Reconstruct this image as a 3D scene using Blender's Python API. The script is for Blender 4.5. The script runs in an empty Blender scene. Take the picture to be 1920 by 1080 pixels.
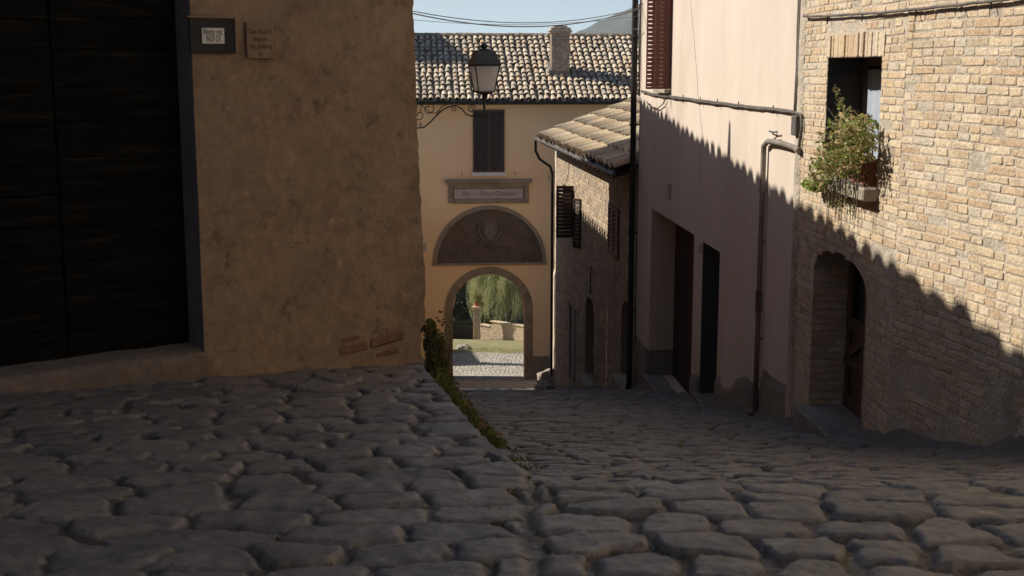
import bpy, math, random
import numpy as np
from mathutils import Vector, noise
random.seed(7)
R = math.radians
SC = bpy.context.scene
COL = SC.collection

# ------------------------------------------------------------------ camera, light, sky
F = 2400.0
PITCH = 9.81
CP, SP = math.cos(R(PITCH)), math.sin(R(PITCH))
cam_d = bpy.data.cameras.new('camera')
cam = bpy.data.objects.new('camera', cam_d); COL.objects.link(cam)
cam_d.sensor_width = 36.0; cam_d.lens = 36.0 * F / 1920.0
cam_d.clip_start = 0.1; cam_d.clip_end = 9000
cam.location = (0, 0, 0); cam.rotation_euler = (R(90 - PITCH), 0, 0)
cam_d.dof.use_dof = True; cam_d.dof.focus_distance = 30.0; cam_d.dof.aperture_fstop = 7.0
SC.camera = cam

SUN_TH, SUN_EL = 12.0, 38.0
SUNV = Vector((-math.cos(R(SUN_TH)) * math.cos(R(SUN_EL)), math.sin(R(SUN_TH)) * math.cos(R(SUN_EL)), math.sin(R(SUN_EL))))
w = bpy.data.worlds.new('World'); SC.world = w; w.use_nodes = True
nt = w.node_tree
sky = nt.nodes.new('ShaderNodeTexSky'); sky.sky_type = 'NISHITA'; sky.sun_disc = False
sky.sun_elevation = R(SUN_EL); sky.sun_rotation = math.atan2(SUNV.x, SUNV.y)
sky.air_density = 1.0; sky.dust_density = 1.6; sky.ozone_density = 3.5
sky.air_density = 0.7; sky.dust_density = 0.6
# pale haze low over the horizon, as on a clear autumn morning
tcw = nt.nodes.new('ShaderNodeTexCoord'); sx = nt.nodes.new('ShaderNodeSeparateXYZ'); nt.links.new(tcw.outputs['Generated'], sx.inputs[0])
mrw = nt.nodes.new('ShaderNodeMapRange'); mrw.interpolation_type = 'SMOOTHSTEP'
mrw.inputs[1].default_value = .01; mrw.inputs[2].default_value = .11; mrw.inputs[3].default_value = 1; mrw.inputs[4].default_value = 0
nt.links.new(sx.outputs['Z'], mrw.inputs[0])
mxw = nt.nodes.new('ShaderNodeMix'); mxw.data_type = 'RGBA'
nt.links.new(mrw.outputs[0], mxw.inputs[0]); nt.links.new(sky.outputs[0], mxw.inputs[6]); mxw.inputs[7].default_value = (9.2, 12.0, 13.0, 1)
nt.links.new(mxw.outputs[2], nt.nodes['Background'].inputs[0])
nt.nodes['Background'].inputs[1].default_value = 0.075
sd = bpy.data.lights.new('sun', 'SUN'); sd.energy = 5.0; sd.angle = R(0.8); sd.color = (1, .93, .82)
so = bpy.data.objects.new('sun', sd); COL.objects.link(so)
so.rotation_euler = SUNV.to_track_quat('Z', 'Y').to_euler(); so.location = (-20, 5, 30)
SC.view_settings.view_transform = 'Standard'; SC.view_settings.look = 'None'
SC.view_settings.exposure = 0.38; SC.view_settings.gamma = 1.0

# ------------------------------------------------------------------ helpers
def ray(u, v):
    b = (540 - v) / F
    return Vector(((u - 960) / F, CP + b * SP, -SP + b * CP))
def at(u, v, Y):
    r = ray(u, v); return r * (Y / r.y)

def world_off(o):
    p = Vector((0, 0, 0))
    while o is not None:
        p += o.location; o = o.parent
    return p

def tag(o, label=None, cat=None, group=None, kind=None):
    if label: o['label'] = label
    if cat: o['category'] = cat
    if group: o['group'] = group
    if kind: o['kind'] = kind
    return o
def empty(name, loc, label, cat, group=None):
    o = bpy.data.objects.new(name, None); COL.objects.link(o); o.location = loc
    o.empty_display_size = .2
    return tag(o, label, cat, group)

class MB:
    def __init__(s): s.v = []; s.f = []; s.sm = []
    def add(s, vs, fs, smooth=False):
        n = len(s.v); s.v.extend([tuple(p) for p in vs])
        s.f.extend([tuple(i + n for i in f) for f in fs]); s.sm.extend([smooth] * len(fs))
    def quad(s, a, b, c, d, smooth=False): s.add([a, b, c, d], [(0, 1, 2, 3)], smooth)
    def box(s, c, ax, ay, az):   # centre, three half vectors
        c, ax, ay, az = map(Vector, (c, ax, ay, az))
        vs = [c + ax * i + ay * j + az * k for i in (-1, 1) for j in (-1, 1) for k in (-1, 1)]
        s.add(vs, [(0, 1, 3, 2), (4, 6, 7, 5), (0, 4, 5, 1), (2, 3, 7, 6), (0, 2, 6, 4), (1, 5, 7, 3)])
    def bev(s, c, ax, ay, az, b=.01):   # box with chamfered edges
        c, ax, ay, az = map(Vector, (c, ax, ay, az))
        lx, ly, lz = ax.length, ay.length, az.length
        b = min(b, lx * .45, ly * .45, lz * .45)
        ux, uy, uz = ax / lx, ay / ly, az / lz
        P = {}; vs = []
        for i in (-1, 1):
            for j in (-1, 1):
                for k in (-1, 1):
                    for q in range(3):
                        d = [lx - b, ly - b, lz - b]; d[q] += b
                        P[(i, j, k, q)] = len(vs)
                        vs.append(c + ux * i * d[0] + uy * j * d[1] + uz * k * d[2])
        fs = []
        for i in (-1, 1):
            fs.append(tuple(P[(i, j, k, 0)] for j, k in ((-1, -1), (1, -1), (1, 1), (-1, 1))))
            fs.append(tuple(P[(j, i, k, 1)] for j, k in ((-1, -1), (1, -1), (1, 1), (-1, 1))))
            fs.append(tuple(P[(j, k, i, 2)] for j, k in ((-1, -1), (1, -1), (1, 1), (-1, 1))))
        for a in (-1, 1):
            for b2 in (-1, 1):
                fs.append((P[(a, b2, -1, 0)], P[(a, b2, 1, 0)], P[(a, b2, 1, 1)], P[(a, b2, -1, 1)]))
                fs.append((P[(a, -1, b2, 0)], P[(a, 1, b2, 0)], P[(a, 1, b2, 2)], P[(a, -1, b2, 2)]))
                fs.append((P[(-1, a, b2, 1)], P[(1, a, b2, 1)], P[(1, a, b2, 2)], P[(-1, a, b2, 2)]))
                for k in (-1, 1):
                    fs.append((P[(a, b2, k, 0)], P[(a, b2, k, 1)], P[(a, b2, k, 2)]))
        s.add(vs, fs)
    def tube(s, pts, r, n=7, cap=True, r2=None):
        pts = [Vector(p) for p in pts]; m = len(pts); rings = []
        up = None
        for i, p in enumerate(pts):
            t = (pts[min(i + 1, m - 1)] - pts[max(i - 1, 0)]).normalized()
            if up is None:
                up = Vector((0, 0, 1)) if abs(t.z) < .9 else Vector((1, 0, 0))
            a = (up - t * up.dot(t)).normalized(); up = a; b = t.cross(a)
            rr = r if r2 is None else r + (r2 - r) * i / (m - 1)
            rings.append([p + (a * math.cos(2 * math.pi * k / n) + b * math.sin(2 * math.pi * k / n)) * rr for k in range(n)])
        vs = [q for g in rings for q in g]
        fs = [(i * n + k, i * n + (k + 1) % n, (i + 1) * n + (k + 1) % n, (i + 1) * n + k) for i in range(m - 1) for k in range(n)]
        if cap: fs += [tuple(range(n)), tuple((m - 1) * n + k for k in range(n))]
        s.add(vs, fs, True)
    def lathe(s, c, prof, n=14, sq=None, rot=0):
        c = Vector(c); vs = []
        for (r, z) in prof:
            for k in range(n):
                a = 2 * math.pi * k / n + rot
                vs.append(c + Vector((r * math.cos(a), r * math.sin(a), z)))
        m = len(prof)
        fs = [(i * n + k, i * n + (k + 1) % n, (i + 1) * n + (k + 1) % n, (i + 1) * n + k) for i in range(m - 1) for k in range(n)]
        s.add(vs, fs, n > 6)
    def leaf(s, c, size, up=None, asp=.5):
        d = Vector((random.gauss(0, 1), random.gauss(0, 1), random.gauss(0, 1))) if up is None else Vector(up) + Vector((random.gauss(0, .35), random.gauss(0, .35), random.gauss(0, .35)))
        d.normalize()
        t = d.cross(Vector((random.gauss(0, 1), random.gauss(0, 1), random.gauss(0, 1)))).normalized()
        n = d.cross(t); c = Vector(c)
        s.add([c - d * size * .5, c + t * size * asp * .5 + n * size * .08, c + d * size * .5, c - t * size * asp * .5 + n * size * .08], [(0, 1, 2), (0, 2, 3)])
    def build(s, name, mat, parent=None, loc=None, label=None, cat=None, group=None, kind=None):
        off = world_off(parent) if parent is not None else Vector(loc if loc is not None else (0, 0, 0))
        me = bpy.data.meshes.new(name)
        me.from_pydata([(p[0] - off.x, p[1] - off.y, p[2] - off.z) for p in s.v], [], s.f)
        me.polygons.foreach_set('use_smooth', s.sm)
        me.materials.append(mat); me.update()
        o = bpy.data.objects.new(name, me); COL.objects.link(o)
        if parent is not None: o.parent = parent
        else: o.location = off
        return tag(o, label, cat, group, kind)

def fbm(p, sc, oc=3):
    return noise.fractal(Vector(p) * sc, 1.0, 2.0, oc)

# ------------------------------------------------------------------ materials
MATS = {}
def mk(name, cols, scale=2.0, rough=.88, bump=.25, bscale=18, island=None, fine=.15, spec=.25, metal=0, stain=None, stain_scale=.8, stretch=None, transl=0, bdist=.02, crack=0):
    """cols: two colours mixed by noise; island: list of colours picked per separate piece; stain: (colour, amount)"""
    m = bpy.data.materials.new(name); m.use_nodes = True; t = m.node_tree; N = t.nodes; L = t.links
    bs = N['Principled BSDF']; bs.inputs['Roughness'].default_value = rough
    bs.inputs['Specular IOR Level'].default_value = spec; bs.inputs['Metallic'].default_value = metal
    tc = N.new('ShaderNodeNewGeometry'); co = tc.outputs['Position']
    if stretch:
        mp = N.new('ShaderNodeMapping'); mp.inputs['Scale'].default_value = stretch
        L.new(co, mp.inputs[0]); co = mp.outputs[0]
    def nz(sc, det=8, ro=.62):
        n = N.new('ShaderNodeTexNoise'); n.inputs['Scale'].default_value = sc; n.inputs['Detail'].default_value = det
        n.inputs['Roughness'].default_value = ro; L.new(co, n.inputs['Vector']); return n.outputs[0]
    def mix(f, a, b, mode='MIX'):
        x = N.new('ShaderNodeMix'); x.data_type = 'RGBA'; x.blend_type = mode
        for sock, val in ((x.inputs[0], f), (x.inputs[6], a), (x.inputs[7], b)):
            if hasattr(val, 'is_output') or hasattr(val, 'links'): L.new(val, sock)
            elif isinstance(val, (int, float)): sock.default_value = val
            else: sock.default_value = (*val, 1)
        return x.outputs[2]
    def ramp(inp, lo, hi):
        r = N.new('ShaderNodeMapRange'); r.inputs[1].default_value = lo; r.inputs[2].default_value = hi
        L.new(inp, r.inputs[0]); return r.outputs[0]
    base = mix(ramp(nz(scale), .36, .64), cols[0], cols[1])
    if island:
        g = N.new('ShaderNodeNewGeometry'); cr = N.new('ShaderNodeValToRGB'); cr.color_ramp.interpolation = 'CONSTANT'
        el = cr.color_ramp.elements
        while len(el) < len(island): el.new(.5)
        for i, c in enumerate(island):
            el[i].position = i / len(island); el[i].color = (*c, 1)
        L.new(g.outputs['Random Per Island'], cr.inputs[0])
        base = mix(.72, base, cr.outputs[0])
    if stain:
        base = mix(ramp(nz(stain_scale, 6, .7), .5, .68), base, mix(stain[1], base, stain[0]))
    if crack:
        vo = N.new('ShaderNodeTexVoronoi'); vo.feature = 'DISTANCE_TO_EDGE'; vo.inputs['Scale'].default_value = crack
        va = N.new('ShaderNodeVectorMath'); va.operation = 'MULTIPLY_ADD'; nn = N.new('ShaderNodeTexNoise'); nn.inputs['Scale'].default_value = 2.2; nn.inputs['Detail'].default_value = 7; L.new(co, nn.inputs[0])
        L.new(nn.outputs['Color'], va.inputs[0]); va.inputs[1].default_value = (.9, .9, .9); L.new(co, va.inputs[2]); L.new(va.outputs[0], vo.inputs['Vector'])
        ln = ramp(vo.outputs[0], .012 * crack, .0); gate_ = ramp(nz(.9, 3), .57, .66); mm = N.new('ShaderNodeMath'); mm.operation = 'MULTIPLY'; L.new(ln, mm.inputs[0]); L.new(gate_, mm.inputs[1])
        base = mix(mm.outputs[0], base, tuple(c * .6 for c in cols[1]))
        base = mix(ramp(nz(9, 8, .7), .60, .72), base, tuple(c * 1.25 for c in cols[0])); base = mix(ramp(nz(5.5, 9, .75), .56, .66), base, tuple(c * .62 for c in cols[1]))
    if fine:
        f = ramp(nz(bscale * 1.7, 4), .3, .7)
        g1 = N.new('ShaderNodeMath'); g1.operation = 'MULTIPLY_ADD'; L.new(f, g1.inputs[0]); g1.inputs[1].default_value = fine * 2; g1.inputs[2].default_value = 1 - fine
        cx = N.new('ShaderNodeCombineColor')
        for k in range(3): L.new(g1.outputs[0], cx.inputs[k])
        base = mix(1.0, base, cx.outputs[0], 'MULTIPLY')
    L.new(base, bs.inputs['Base Color'])
    if bump:
        b = N.new('ShaderNodeBump'); b.inputs['Strength'].default_value = bump; b.inputs['Distance'].default_value = bdist
        L.new(nz(bscale, 6, .6), b.inputs['Height']); L.new(b.outputs[0], bs.inputs['Normal'])
    if transl:
        tr = N.new('ShaderNodeBsdfTranslucent'); L.new(base, tr.inputs[0])
        ms = N.new('ShaderNodeMixShader'); ms.inputs[0].default_value = transl
        L.new(bs.outputs[0], ms.inputs[1]); L.new(tr.outputs[0], ms.inputs[2]); L.new(ms.outputs[0], N['Material Output'].inputs[0])
    MATS[name] = m
    return m

M = {}
M['pink'] = mk('pink_plaster', [(.595, .505, .42), (.655, .565, .475)], 1.1, bump=.12, bscale=30, fine=.04, stretch=(1.3, 1.3, .4), stain=((.51, .42, .34), .5))
M['cement'] = mk('cement_skirting', [(.20, .18, .155), (.29, .26, .22)], 3.5, bump=.6, bscale=14, stain=((.10, .09, .08), .6), bdist=.03)
M['leftwall'] = mk('ochre_plaster', [(.36, .245, .16), (.28, .20, .138)], 1.6, bump=.55, bscale=7, fine=.14, stain=((.19, .12, .08), .8), stain_scale=2.3, crack=.7, bdist=.05)
M['gate'] = mk('gate_plaster', [(.78, .53, .30), (.80, .57, .34)], .45, bump=.1, bscale=14, fine=.04, stain=((.72, .46, .27), .6), stain_scale=.25)
M['stone'] = mk('carved_stone', [(.22, .17, .12), (.30, .23, .16)], 2.5, bump=.5, bscale=9, stain=((.10, .08, .06), .7), bdist=.04)
M['darkstone'] = mk('lunette_stone', [(.07, .055, .042), (.12, .09, .065)], 2.0, bump=.6, bscale=7, stain=((.17, .085, .045), .7), bdist=.04)
M['brick'] = mk('buff_brick', [(.60, .48, .33), (.48, .37, .25)], 5, bump=.9, bscale=26, fine=.2, bdist=.02,
                island=[(.62, .50, .34), (.58, .45, .30), (.56, .42, .27), (.66, .55, .40), (.49, .34, .22), (.60, .48, .33), (.45, .37, .27), (.60, .49, .35), (.66, .54, .38), (.54, .48, .38), (.57, .41, .26)],
                stain=((.40, .30, .20), .75), stain_scale=4.5)
M['mortar'] = mk('lime_mortar', [(.55, .47, .37), (.46, .40, .32)], 4, bump=.9, bscale=22, fine=.2, stain=((.26, .21, .16), .7), stain_scale=1.5, bdist=.03)
M['housebrick'] = mk('old_house_brick', [(.44, .36, .27), (.36, .30, .23)], 2, bump=.6, bscale=16, fine=.2,
                island=[(.50, .38, .25), (.40, .30, .19), (.34, .25, .17), (.55, .43, .29), (.44, .33, .22), (.32, .26, .20)], stain=((.22, .18, .14), .7))
M['housemortar'] = mk('old_house_mortar', [(.36, .30, .23), (.28, .23, .18)], 2, bump=.8, bscale=14)
M['tile'] = mk('roof_tiles', [(.56, .47, .35), (.30, .26, .20)], 5, bump=.6, bscale=14, fine=.3,
               island=[(.56, .46, .33), (.40, .33, .25), (.62, .52, .39), (.42, .35, .27), (.52, .39, .27), (.60, .49, .35), (.50, .34, .22), (.38, .33, .26), (.56, .47, .35), (.50, .42, .31), (.64, .55, .43), (.44, .37, .28)],
               stain=((.20, .185, .155), .6), stain_scale=2.6)
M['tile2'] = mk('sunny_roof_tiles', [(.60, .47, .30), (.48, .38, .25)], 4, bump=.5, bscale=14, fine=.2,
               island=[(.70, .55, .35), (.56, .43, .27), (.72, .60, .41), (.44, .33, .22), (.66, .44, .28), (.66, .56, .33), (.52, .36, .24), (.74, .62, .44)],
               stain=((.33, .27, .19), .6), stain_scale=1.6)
M['roofbed'] = mk('roof_bed', [(.10, .085, .07), (.14, .12, .10)], 3)
M['channel'] = mk('channel_tiles', [(.30, .24, .18), (.18, .145, .11)], 5, bump=.4)
M['cobble'] = mk('cobblestones', [(.19, .17, .148), (.125, .115, .105)], 3, rough=.72, bump=.55, bscale=24, fine=.22, spec=.35,
                 island=[(.23, .205, .175), (.17, .155, .135), (.13, .125, .12), (.25, .225, .19), (.19, .17, .15), (.12, .115, .11), (.20, .18, .155)], bdist=.012,
                 stain=((.06, .055, .05), .5), stain_scale=5)
M['cobble_far'] = mk('forecourt_stones', [(.46, .42, .35), (.38, .34, .29)], 3, bump=.3, island=[(.52, .48, .41), (.42, .38, .32), (.47, .43, .36), (.36, .33, .28)])
M['joint'] = mk('earth_joints', [(.085, .065, .048), (.055, .045, .036)], 6, bump=1.0, bscale=30, fine=.3, bdist=.03, stain=((.13, .085, .055), .8), stain_scale=2.5)
M['pave_cement'] = mk('cement_gutter', [(.17, .15, .13), (.12, .108, .095)], 4, bump=.8, bscale=16, bdist=.03)
M['earth'] = mk('dry_earth', [(.20, .17, .12), (.14, .13, .08)], .2, bump=.3, bscale=2)
M['grassy'] = mk('grassy_earth', [(.33, .29, .17), (.24, .23, .10)], 1.5, bump=.5, bscale=8)
M['iron'] = mk('black_iron', [(.012, .013, .014), (.02, .02, .02)], 6, rough=.45, bump=.1, fine=.1, spec=.5)
M['lampmetal'] = mk('lantern_metal', [(.010, .014, .022), (.016, .021, .030)], 4, rough=.42, bump=.05, fine=.05, spec=.6)
M['emblem'] = mk('emblem_stone', [(.13, .105, .08), (.18, .14, .105)], 3, bump=.4)
M['recess_shade'] = mk('recess_shade_lining', [(.045, .036, .028), (.03, .025, .02)], 5, bump=.5)  # dark colour stands in for shade inside the brick window recess
M['pipe_dark'] = mk('dark_pipe', [(.018, .016, .016), (.03, .025, .022)], 4, rough=.5, bump=.1)
M['pipe'] = mk('grey_pipe', [(.20, .175, .15), (.26, .23, .20)], 4, rough=.6, bump=.15, stain=((.12, .08, .05), .5))
M['cable'] = mk('cable', [(.10, .09, .08), (.16, .14, .12)], 6, rough=.7, bump=.3)
M['gutter'] = mk('grey_gutter', [(.13, .12, .115), (.20, .19, .18)], 3, rough=.5, bump=.1, stain=((.07, .06, .05), .5))
M['shutter_red'] = mk('oxblood_shutter', [(.19, .075, .055), (.14, .058, .043)], 6, rough=.6, bump=.2, stretch=(1, 1, .2), stain=((.09, .035, .025), .5))
M['shutter_brown'] = mk('brown_shutter', [(.075, .048, .038), (.055, .036, .030)], 5, rough=.6, bump=.15)
M['door_black'] = mk('black_planks', [(.005, .0047, .0035), (.003, .003, .0027)], 4, rough=.6, bump=.7, bscale=16, stretch=(.25, .25, 2.2), spec=.06, stain=((.05, .042, .032), .4), stain_scale=7)
M['worn_sill'] = mk('worn_sill', [(.21, .165, .125), (.15, .125, .10)], 3, bump=.7, bscale=12, stain=((.23, .14, .085), .6), bdist=.03)
M['wood'] = mk('weathered_wood', [(.12, .070, .042), (.075, .045, .03)], 7, rough=.75, bump=.5, stretch=(2, 2, .3))
M['darkwood'] = mk('dark_wood', [(.055, .030, .020), (.035, .022, .016)], 6, rough=.7, bump=.3)
M['greydoor'] = mk('slate_door', [(.055, .06, .06), (.07, .075, .075)], 3, rough=.6, bump=.1)
M['black'] = mk('deep_shadow_glass', [(.008, .008, .009), (.012, .012, .012)], 3, rough=.2, spec=.5, bump=0, fine=0)
M['bluegrey'] = mk('blue_grey_jamb', [(.25, .24, .23), (.19, .185, .18)], 2, bump=.3)
M['sill'] = mk('pale_stone_sill', [(.44, .38, .29), (.34, .30, .24)], 6, bump=.5, bscale=20, stain=((.2, .18, .14), .6), stain_scale=4)
M['white'] = mk('white_marble', [(.62, .58, .53), (.55, .52, .48)], 3, bump=.1)
M['paper'] = mk('white_paper', [(.74, .73, .70), (.68, .67, .64)], 5, bump=0, fine=.05)
M['inscr'] = mk('pale_marble', [(.42, .36, .33), (.37, .32, .29)], 3, bump=.1)
M['curtain'] = mk('pale_curtain', [(.40, .44, .50), (.32, .36, .42)], 3, bump=.1, stretch=(3, 3, .3))
M['letter'] = mk('letter_ink', [(.05, .045, .04), (.06, .05, .045)], 3, bump=0, fine=0)
M['oldletter'] = mk('faded_letter', [(.15, .10, .075), (.12, .085, .065)], 3, bump=0)
M['plaque2'] = mk('worn_plaque', [(.30, .205, .14), (.25, .175, .125)], 4, bump=.5)
M['slate'] = mk('dark_slate_plaque', [(.03, .032, .034), (.022, .024, .026)], 6, bump=.5, rough=.6)
M['redbrick'] = mk('worn_red_brick', [(.27, .135, .085), (.22, .13, .085)], 5, bump=.9, bscale=14, bdist=.04)
M['terracotta'] = mk('terracotta', [(.42, .17, .09), (.34, .13, .07)], 6, bump=.2)
M['leaf_dry'] = mk('window_leaves', [(.16, .17, .045), (.24, .19, .08)], 5, bump=0, fine=0, transl=.3,
                   island=[(.24, .34, .07), (.34, .38, .12), (.50, .36, .18), (.38, .26, .13), (.17, .26, .05), (.52, .40, .22), (.28, .34, .09), (.56, .50, .28)])
M['leaf_lime'] = mk('lime_leaves', [(.36, .44, .07), (.26, .36, .05)], 5, bump=0, fine=0, transl=.3)
M['leaf_creep'] = mk('creeper_leaves', [(.08, .075, .025), (.13, .075, .03)], 4, bump=0, fine=0, transl=.2,
                     island=[(.13, .18, .045), (.20, .13, .05), (.10, .15, .04), (.24, .14, .06), (.09, .13, .03), (.08, .12, .03), (.15, .19, .06)])
M['leaf_willow'] = mk('willow_leaves', [(.50, .50, .26), (.38, .41, .19)], 1.0, bump=0, fine=0, transl=.45,
                      island=[(.46, .48, .24), (.56, .56, .32), (.30, .34, .15), (.40, .43, .20), (.66, .63, .40)])
M['flower'] = mk('red_petals', [(.50, .06, .03), (.40, .08, .04)], 5, bump=0, fine=0)
M['leaf_dark'] = mk('dark_leaves', [(.035, .05, .02), (.05, .06, .025)], 1, bump=0, fine=0, island=[(.03, .045, .018), (.05, .06, .03), (.06, .065, .035)])
M['grass'] = mk('grass_blades', [(.22, .24, .06), (.30, .27, .10)], 2, bump=0, fine=0, transl=.2, island=[(.30, .31, .11), (.40, .36, .18), (.24, .27, .08), (.46, .40, .24)])
M['bark'] = mk('bark', [(.10, .08, .06), (.07, .055, .04)], 6, bump=.8, stretch=(2, 2, .4))
M['rock'] = mk('pale_rock', [(.42, .37, .29), (.28, .25, .20)], 3, bump=.8, bscale=8, bdist=.05)
M['bank'] = mk('rocky_bank', [(.15, .14, .10), (.09, .095, .06)], .8, bump=1, bscale=2, bdist=.3, stretch=(.4, 1, 1.6))
M['hill'] = mk('wooded_hill', [(.05, .065, .04), (.085, .09, .055)], .02, bump=1, bscale=.05, bdist=4)
M['creamwall'] = mk('cream_plaster', [(.60, .50, .38), (.50, .42, .32)], 2, bump=.6, bscale=8, bdist=.04)
M['fence'] = mk('dark_fence', [(.03, .025, .02), (.045, .035, .03)], 4, bump=.2)

def glassmat():
    m = bpy.data.materials.new('milky_glass'); m.use_nodes = True; t = m.node_tree
    b = t.nodes['Principled BSDF']; b.inputs['Roughness'].default_value = .35; b.inputs['Base Color'].default_value = (.7, .72, .74, 1)
    n = t.nodes.new('ShaderNodeTexNoise'); n.inputs['Scale'].default_value = 5
    r = t.nodes.new('ShaderNodeValToRGB'); r.color_ramp.elements[0].color = (.80, .78, .76, 1); r.color_ramp.elements[1].color = (.93, .95, .97, 1)
    r.color_ramp.elements[0].position = .3; r.color_ramp.elements[1].position = .55
    g = t.nodes.new('ShaderNodeNewGeometry'); t.links.new(g.outputs['Position'], n.inputs[0]); t.links.new(n.outputs[0], r.inputs[0]); t.links.new(r.outputs[0], b.inputs['Base Color'])
    tr = t.nodes.new('ShaderNodeBsdfTranslucent'); t.links.new(r.outputs[0], tr.inputs[0])
    ms = t.nodes.new('ShaderNodeMixShader'); ms.inputs[0].default_value = .72
    t.links.new(b.outputs[0], ms.inputs[1]); t.links.new(tr.outputs[0], ms.inputs[2]); t.links.new(ms.outputs[0], t.nodes['Material Output'].inputs[0])
    return m
M['glass'] = glassmat()

# ------------------------------------------------------------------ wall frames
class Frame:
    def __init__(s, p0, p1, side=1):
        s.p0 = Vector((p0[0], p0[1], 0)); d = Vector((p1[0] - p0[0], p1[1] - p0[1], 0)); s.L = d.length; s.d = d / s.L
        s.n = Vector((-s.d.y, s.d.x, 0)) * side
    def pt(s, a, z, o=0):
        p = s.p0 + s.d * a + s.n * o; p.z = z; return p
    def hit(s, u, v, o=0):
        r = ray(u, v); p = s.p0 + s.n * o; t = p.dot(s.n) / r.dot(s.n); q = r * t
        return (q - s.p0).dot(s.d), q.z
    def hp(s, u, v, o=0):
        a, z = s.hit(u, v, o); return s.pt(a, z, o)
Z = Vector((0, 0, 1))

class Op:
    def __init__(s, s0, s1, z0, z1, rise=0):
        s.s0, s.s1, s.z0, s.z1, s.rise = min(s0, s1), max(s0, s1), z0, z1, rise
    def top(s, a):   # height of the opening's top at a
        if not s.rise: return s.z1
        c = (s.s0 + s.s1) / 2; h = (s.s1 - s.s0) / 2; x = max(-1, min(1, (a - c) / h))
        return s.z1 - s.rise + s.rise * math.sqrt(max(0, 1 - x * x))
    def span(s, z):
        if z <= s.z0 or z >= s.z1: return None
        zs = s.z1 - s.rise
        if not s.rise or z <= zs: return s.s0, s.s1
        c = (s.s0 + s.s1) / 2; h = (s.s1 - s.s0) / 2; k = math.sqrt(max(0, 1 - ((z - zs) / s.rise) ** 2))
        return c - h * k, c + h * k

def wall_sheet(mb, fr, s0, s1, z0, z1, ops, o=0, cell=None, disp=0, edge=None):
    xs = sorted(set([s0, s1] + [x for p in ops for x in (p.s0, p.s1) if s0 < x < s1]))
    zs = sorted(set([z0, z1] + [x for p in ops for x in (p.z0, p.z1 - p.rise, p.z1) if z0 < x < z1]))
    if cell:
        def sub(a):
            r = [a[0]]
            for p, q in zip(a, a[1:]):
                n = max(1, int((q - p) / cell)); r += [p + (q - p) * k / n for k in range(1, n + 1)]
            return r
        xs, zs = sub(xs), sub(zs)
    idx = {}
    def V(i, j):
        if (i, j) not in idx:
            a, z = xs[i], zs[j]; q = fr.pt(a, z, o)
            dd = disp * fbm(q, 1.6, 4) if disp else 0
            if edge and i == len(xs) - 1: a += edge(z)
            idx[(i, j)] = len(mb.v); mb.v.append(tuple(fr.pt(a, z, o + dd)))
        return idx[(i, j)]
    for i in range(len(xs) - 1):
        for j in range(len(zs) - 1):
            cx, cz = (xs[i] + xs[i + 1]) / 2, (zs[j] + zs[j + 1]) / 2
            inside = False
            for p in ops:
                if p.s0 < cx < p.s1 and p.z0 < cz < p.z1: inside = True
            if not inside:
                mb.f.append((V(i, j), V(i + 1, j), V(i + 1, j + 1), V(i, j + 1))); mb.sm.append(bool(disp))
    for p in ops:
        if p.rise:
            n = 20
            for k in range(n):
                a, b = p.s0 + (p.s1 - p.s0) * k / n, p.s0 + (p.s1 - p.s0) * (k + 1) / n
                mb.quad(fr.pt(a, p.top(a), o), fr.pt(b, p.top(b), o), fr.pt(b, p.z1, o), fr.pt(a, p.z1, o))

def reveal(mb, fr, p, depth, o=0, sill=True, which='lrtb'):
    zs = p.z1 - p.rise
    if 'l' in which: mb.quad(fr.pt(p.s0, p.z0, o), fr.pt(p.s0, zs, o), fr.pt(p.s0, zs, o - depth), fr.pt(p.s0, p.z0, o - depth))
    if 'r' in which: mb.quad(fr.pt(p.s1, p.z0, o), fr.pt(p.s1, zs, o), fr.pt(p.s1, zs, o - depth), fr.pt(p.s1, p.z0, o - depth))
    if 't' in which:
        n = 20 if p.rise else 1
        for k in range(n):
            a, b = p.s0 + (p.s1 - p.s0) * k / n, p.s0 + (p.s1 - p.s0) * (k + 1) / n
            mb.quad(fr.pt(a, p.top(a), o), fr.pt(b, p.top(b), o), fr.pt(b, p.top(b), o - depth), fr.pt(a, p.top(a), o - depth))
    if 'b' in which: mb.quad(fr.pt(p.s0, p.z0, o), fr.pt(p.s1, p.z0, o), fr.pt(p.s1, p.z0, o - depth), fr.pt(p.s0, p.z0, o - depth))

def brick_face(mb, fr, a0, a1, z0, z1, prot, jit, o=0):
    j = lambda: random.uniform(-jit, jit)
    ins = min(.0055, (a1 - a0) * .2, (z1 - z0) * .25); pr = prot * random.uniform(.45, 1.25)
    tl = random.uniform(-.2, .2) * pr
    # eight-cornered outline so that the corners are worn round
    def ring(x0, x1, y0, y1, oo, c):
        pts = [(x0 + c, y0), (x1 - c, y0), (x1, y0 + c), (x1, y1 - c), (x1 - c, y1), (x0 + c, y1), (x0, y1 - c), (x0, y0 + c)]
        return [fr.pt(x + j(), y + j() * .8, o + oo + (tl if oo > 0 else 0) * (1 if x > (x0 + x1) / 2 else -1)) for x, y in pts]
    c = min(.007, (z1 - z0) * .2, (a1 - a0) * .25)
    r0 = ring(a0, a1, z0, z1, -.004, c); r1 = ring(a0 + ins * .3, a1 - ins * .3, z0 + ins * .3, z1 - ins * .3, pr * .7, c)
    r2 = ring(a0 + ins, a1 - ins, z0 + ins, z1 - ins, pr, c)
    fs = [(k, (k + 1) % 8, 8 + (k + 1) % 8, 8 + k) for k in range(8)] + [(8 + k, 8 + (k + 1) % 8, 16 + (k + 1) % 8, 16 + k) for k in range(8)] + [tuple(range(16, 24))]
    mb.add(r0 + r1 + r2, fs)

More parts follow.
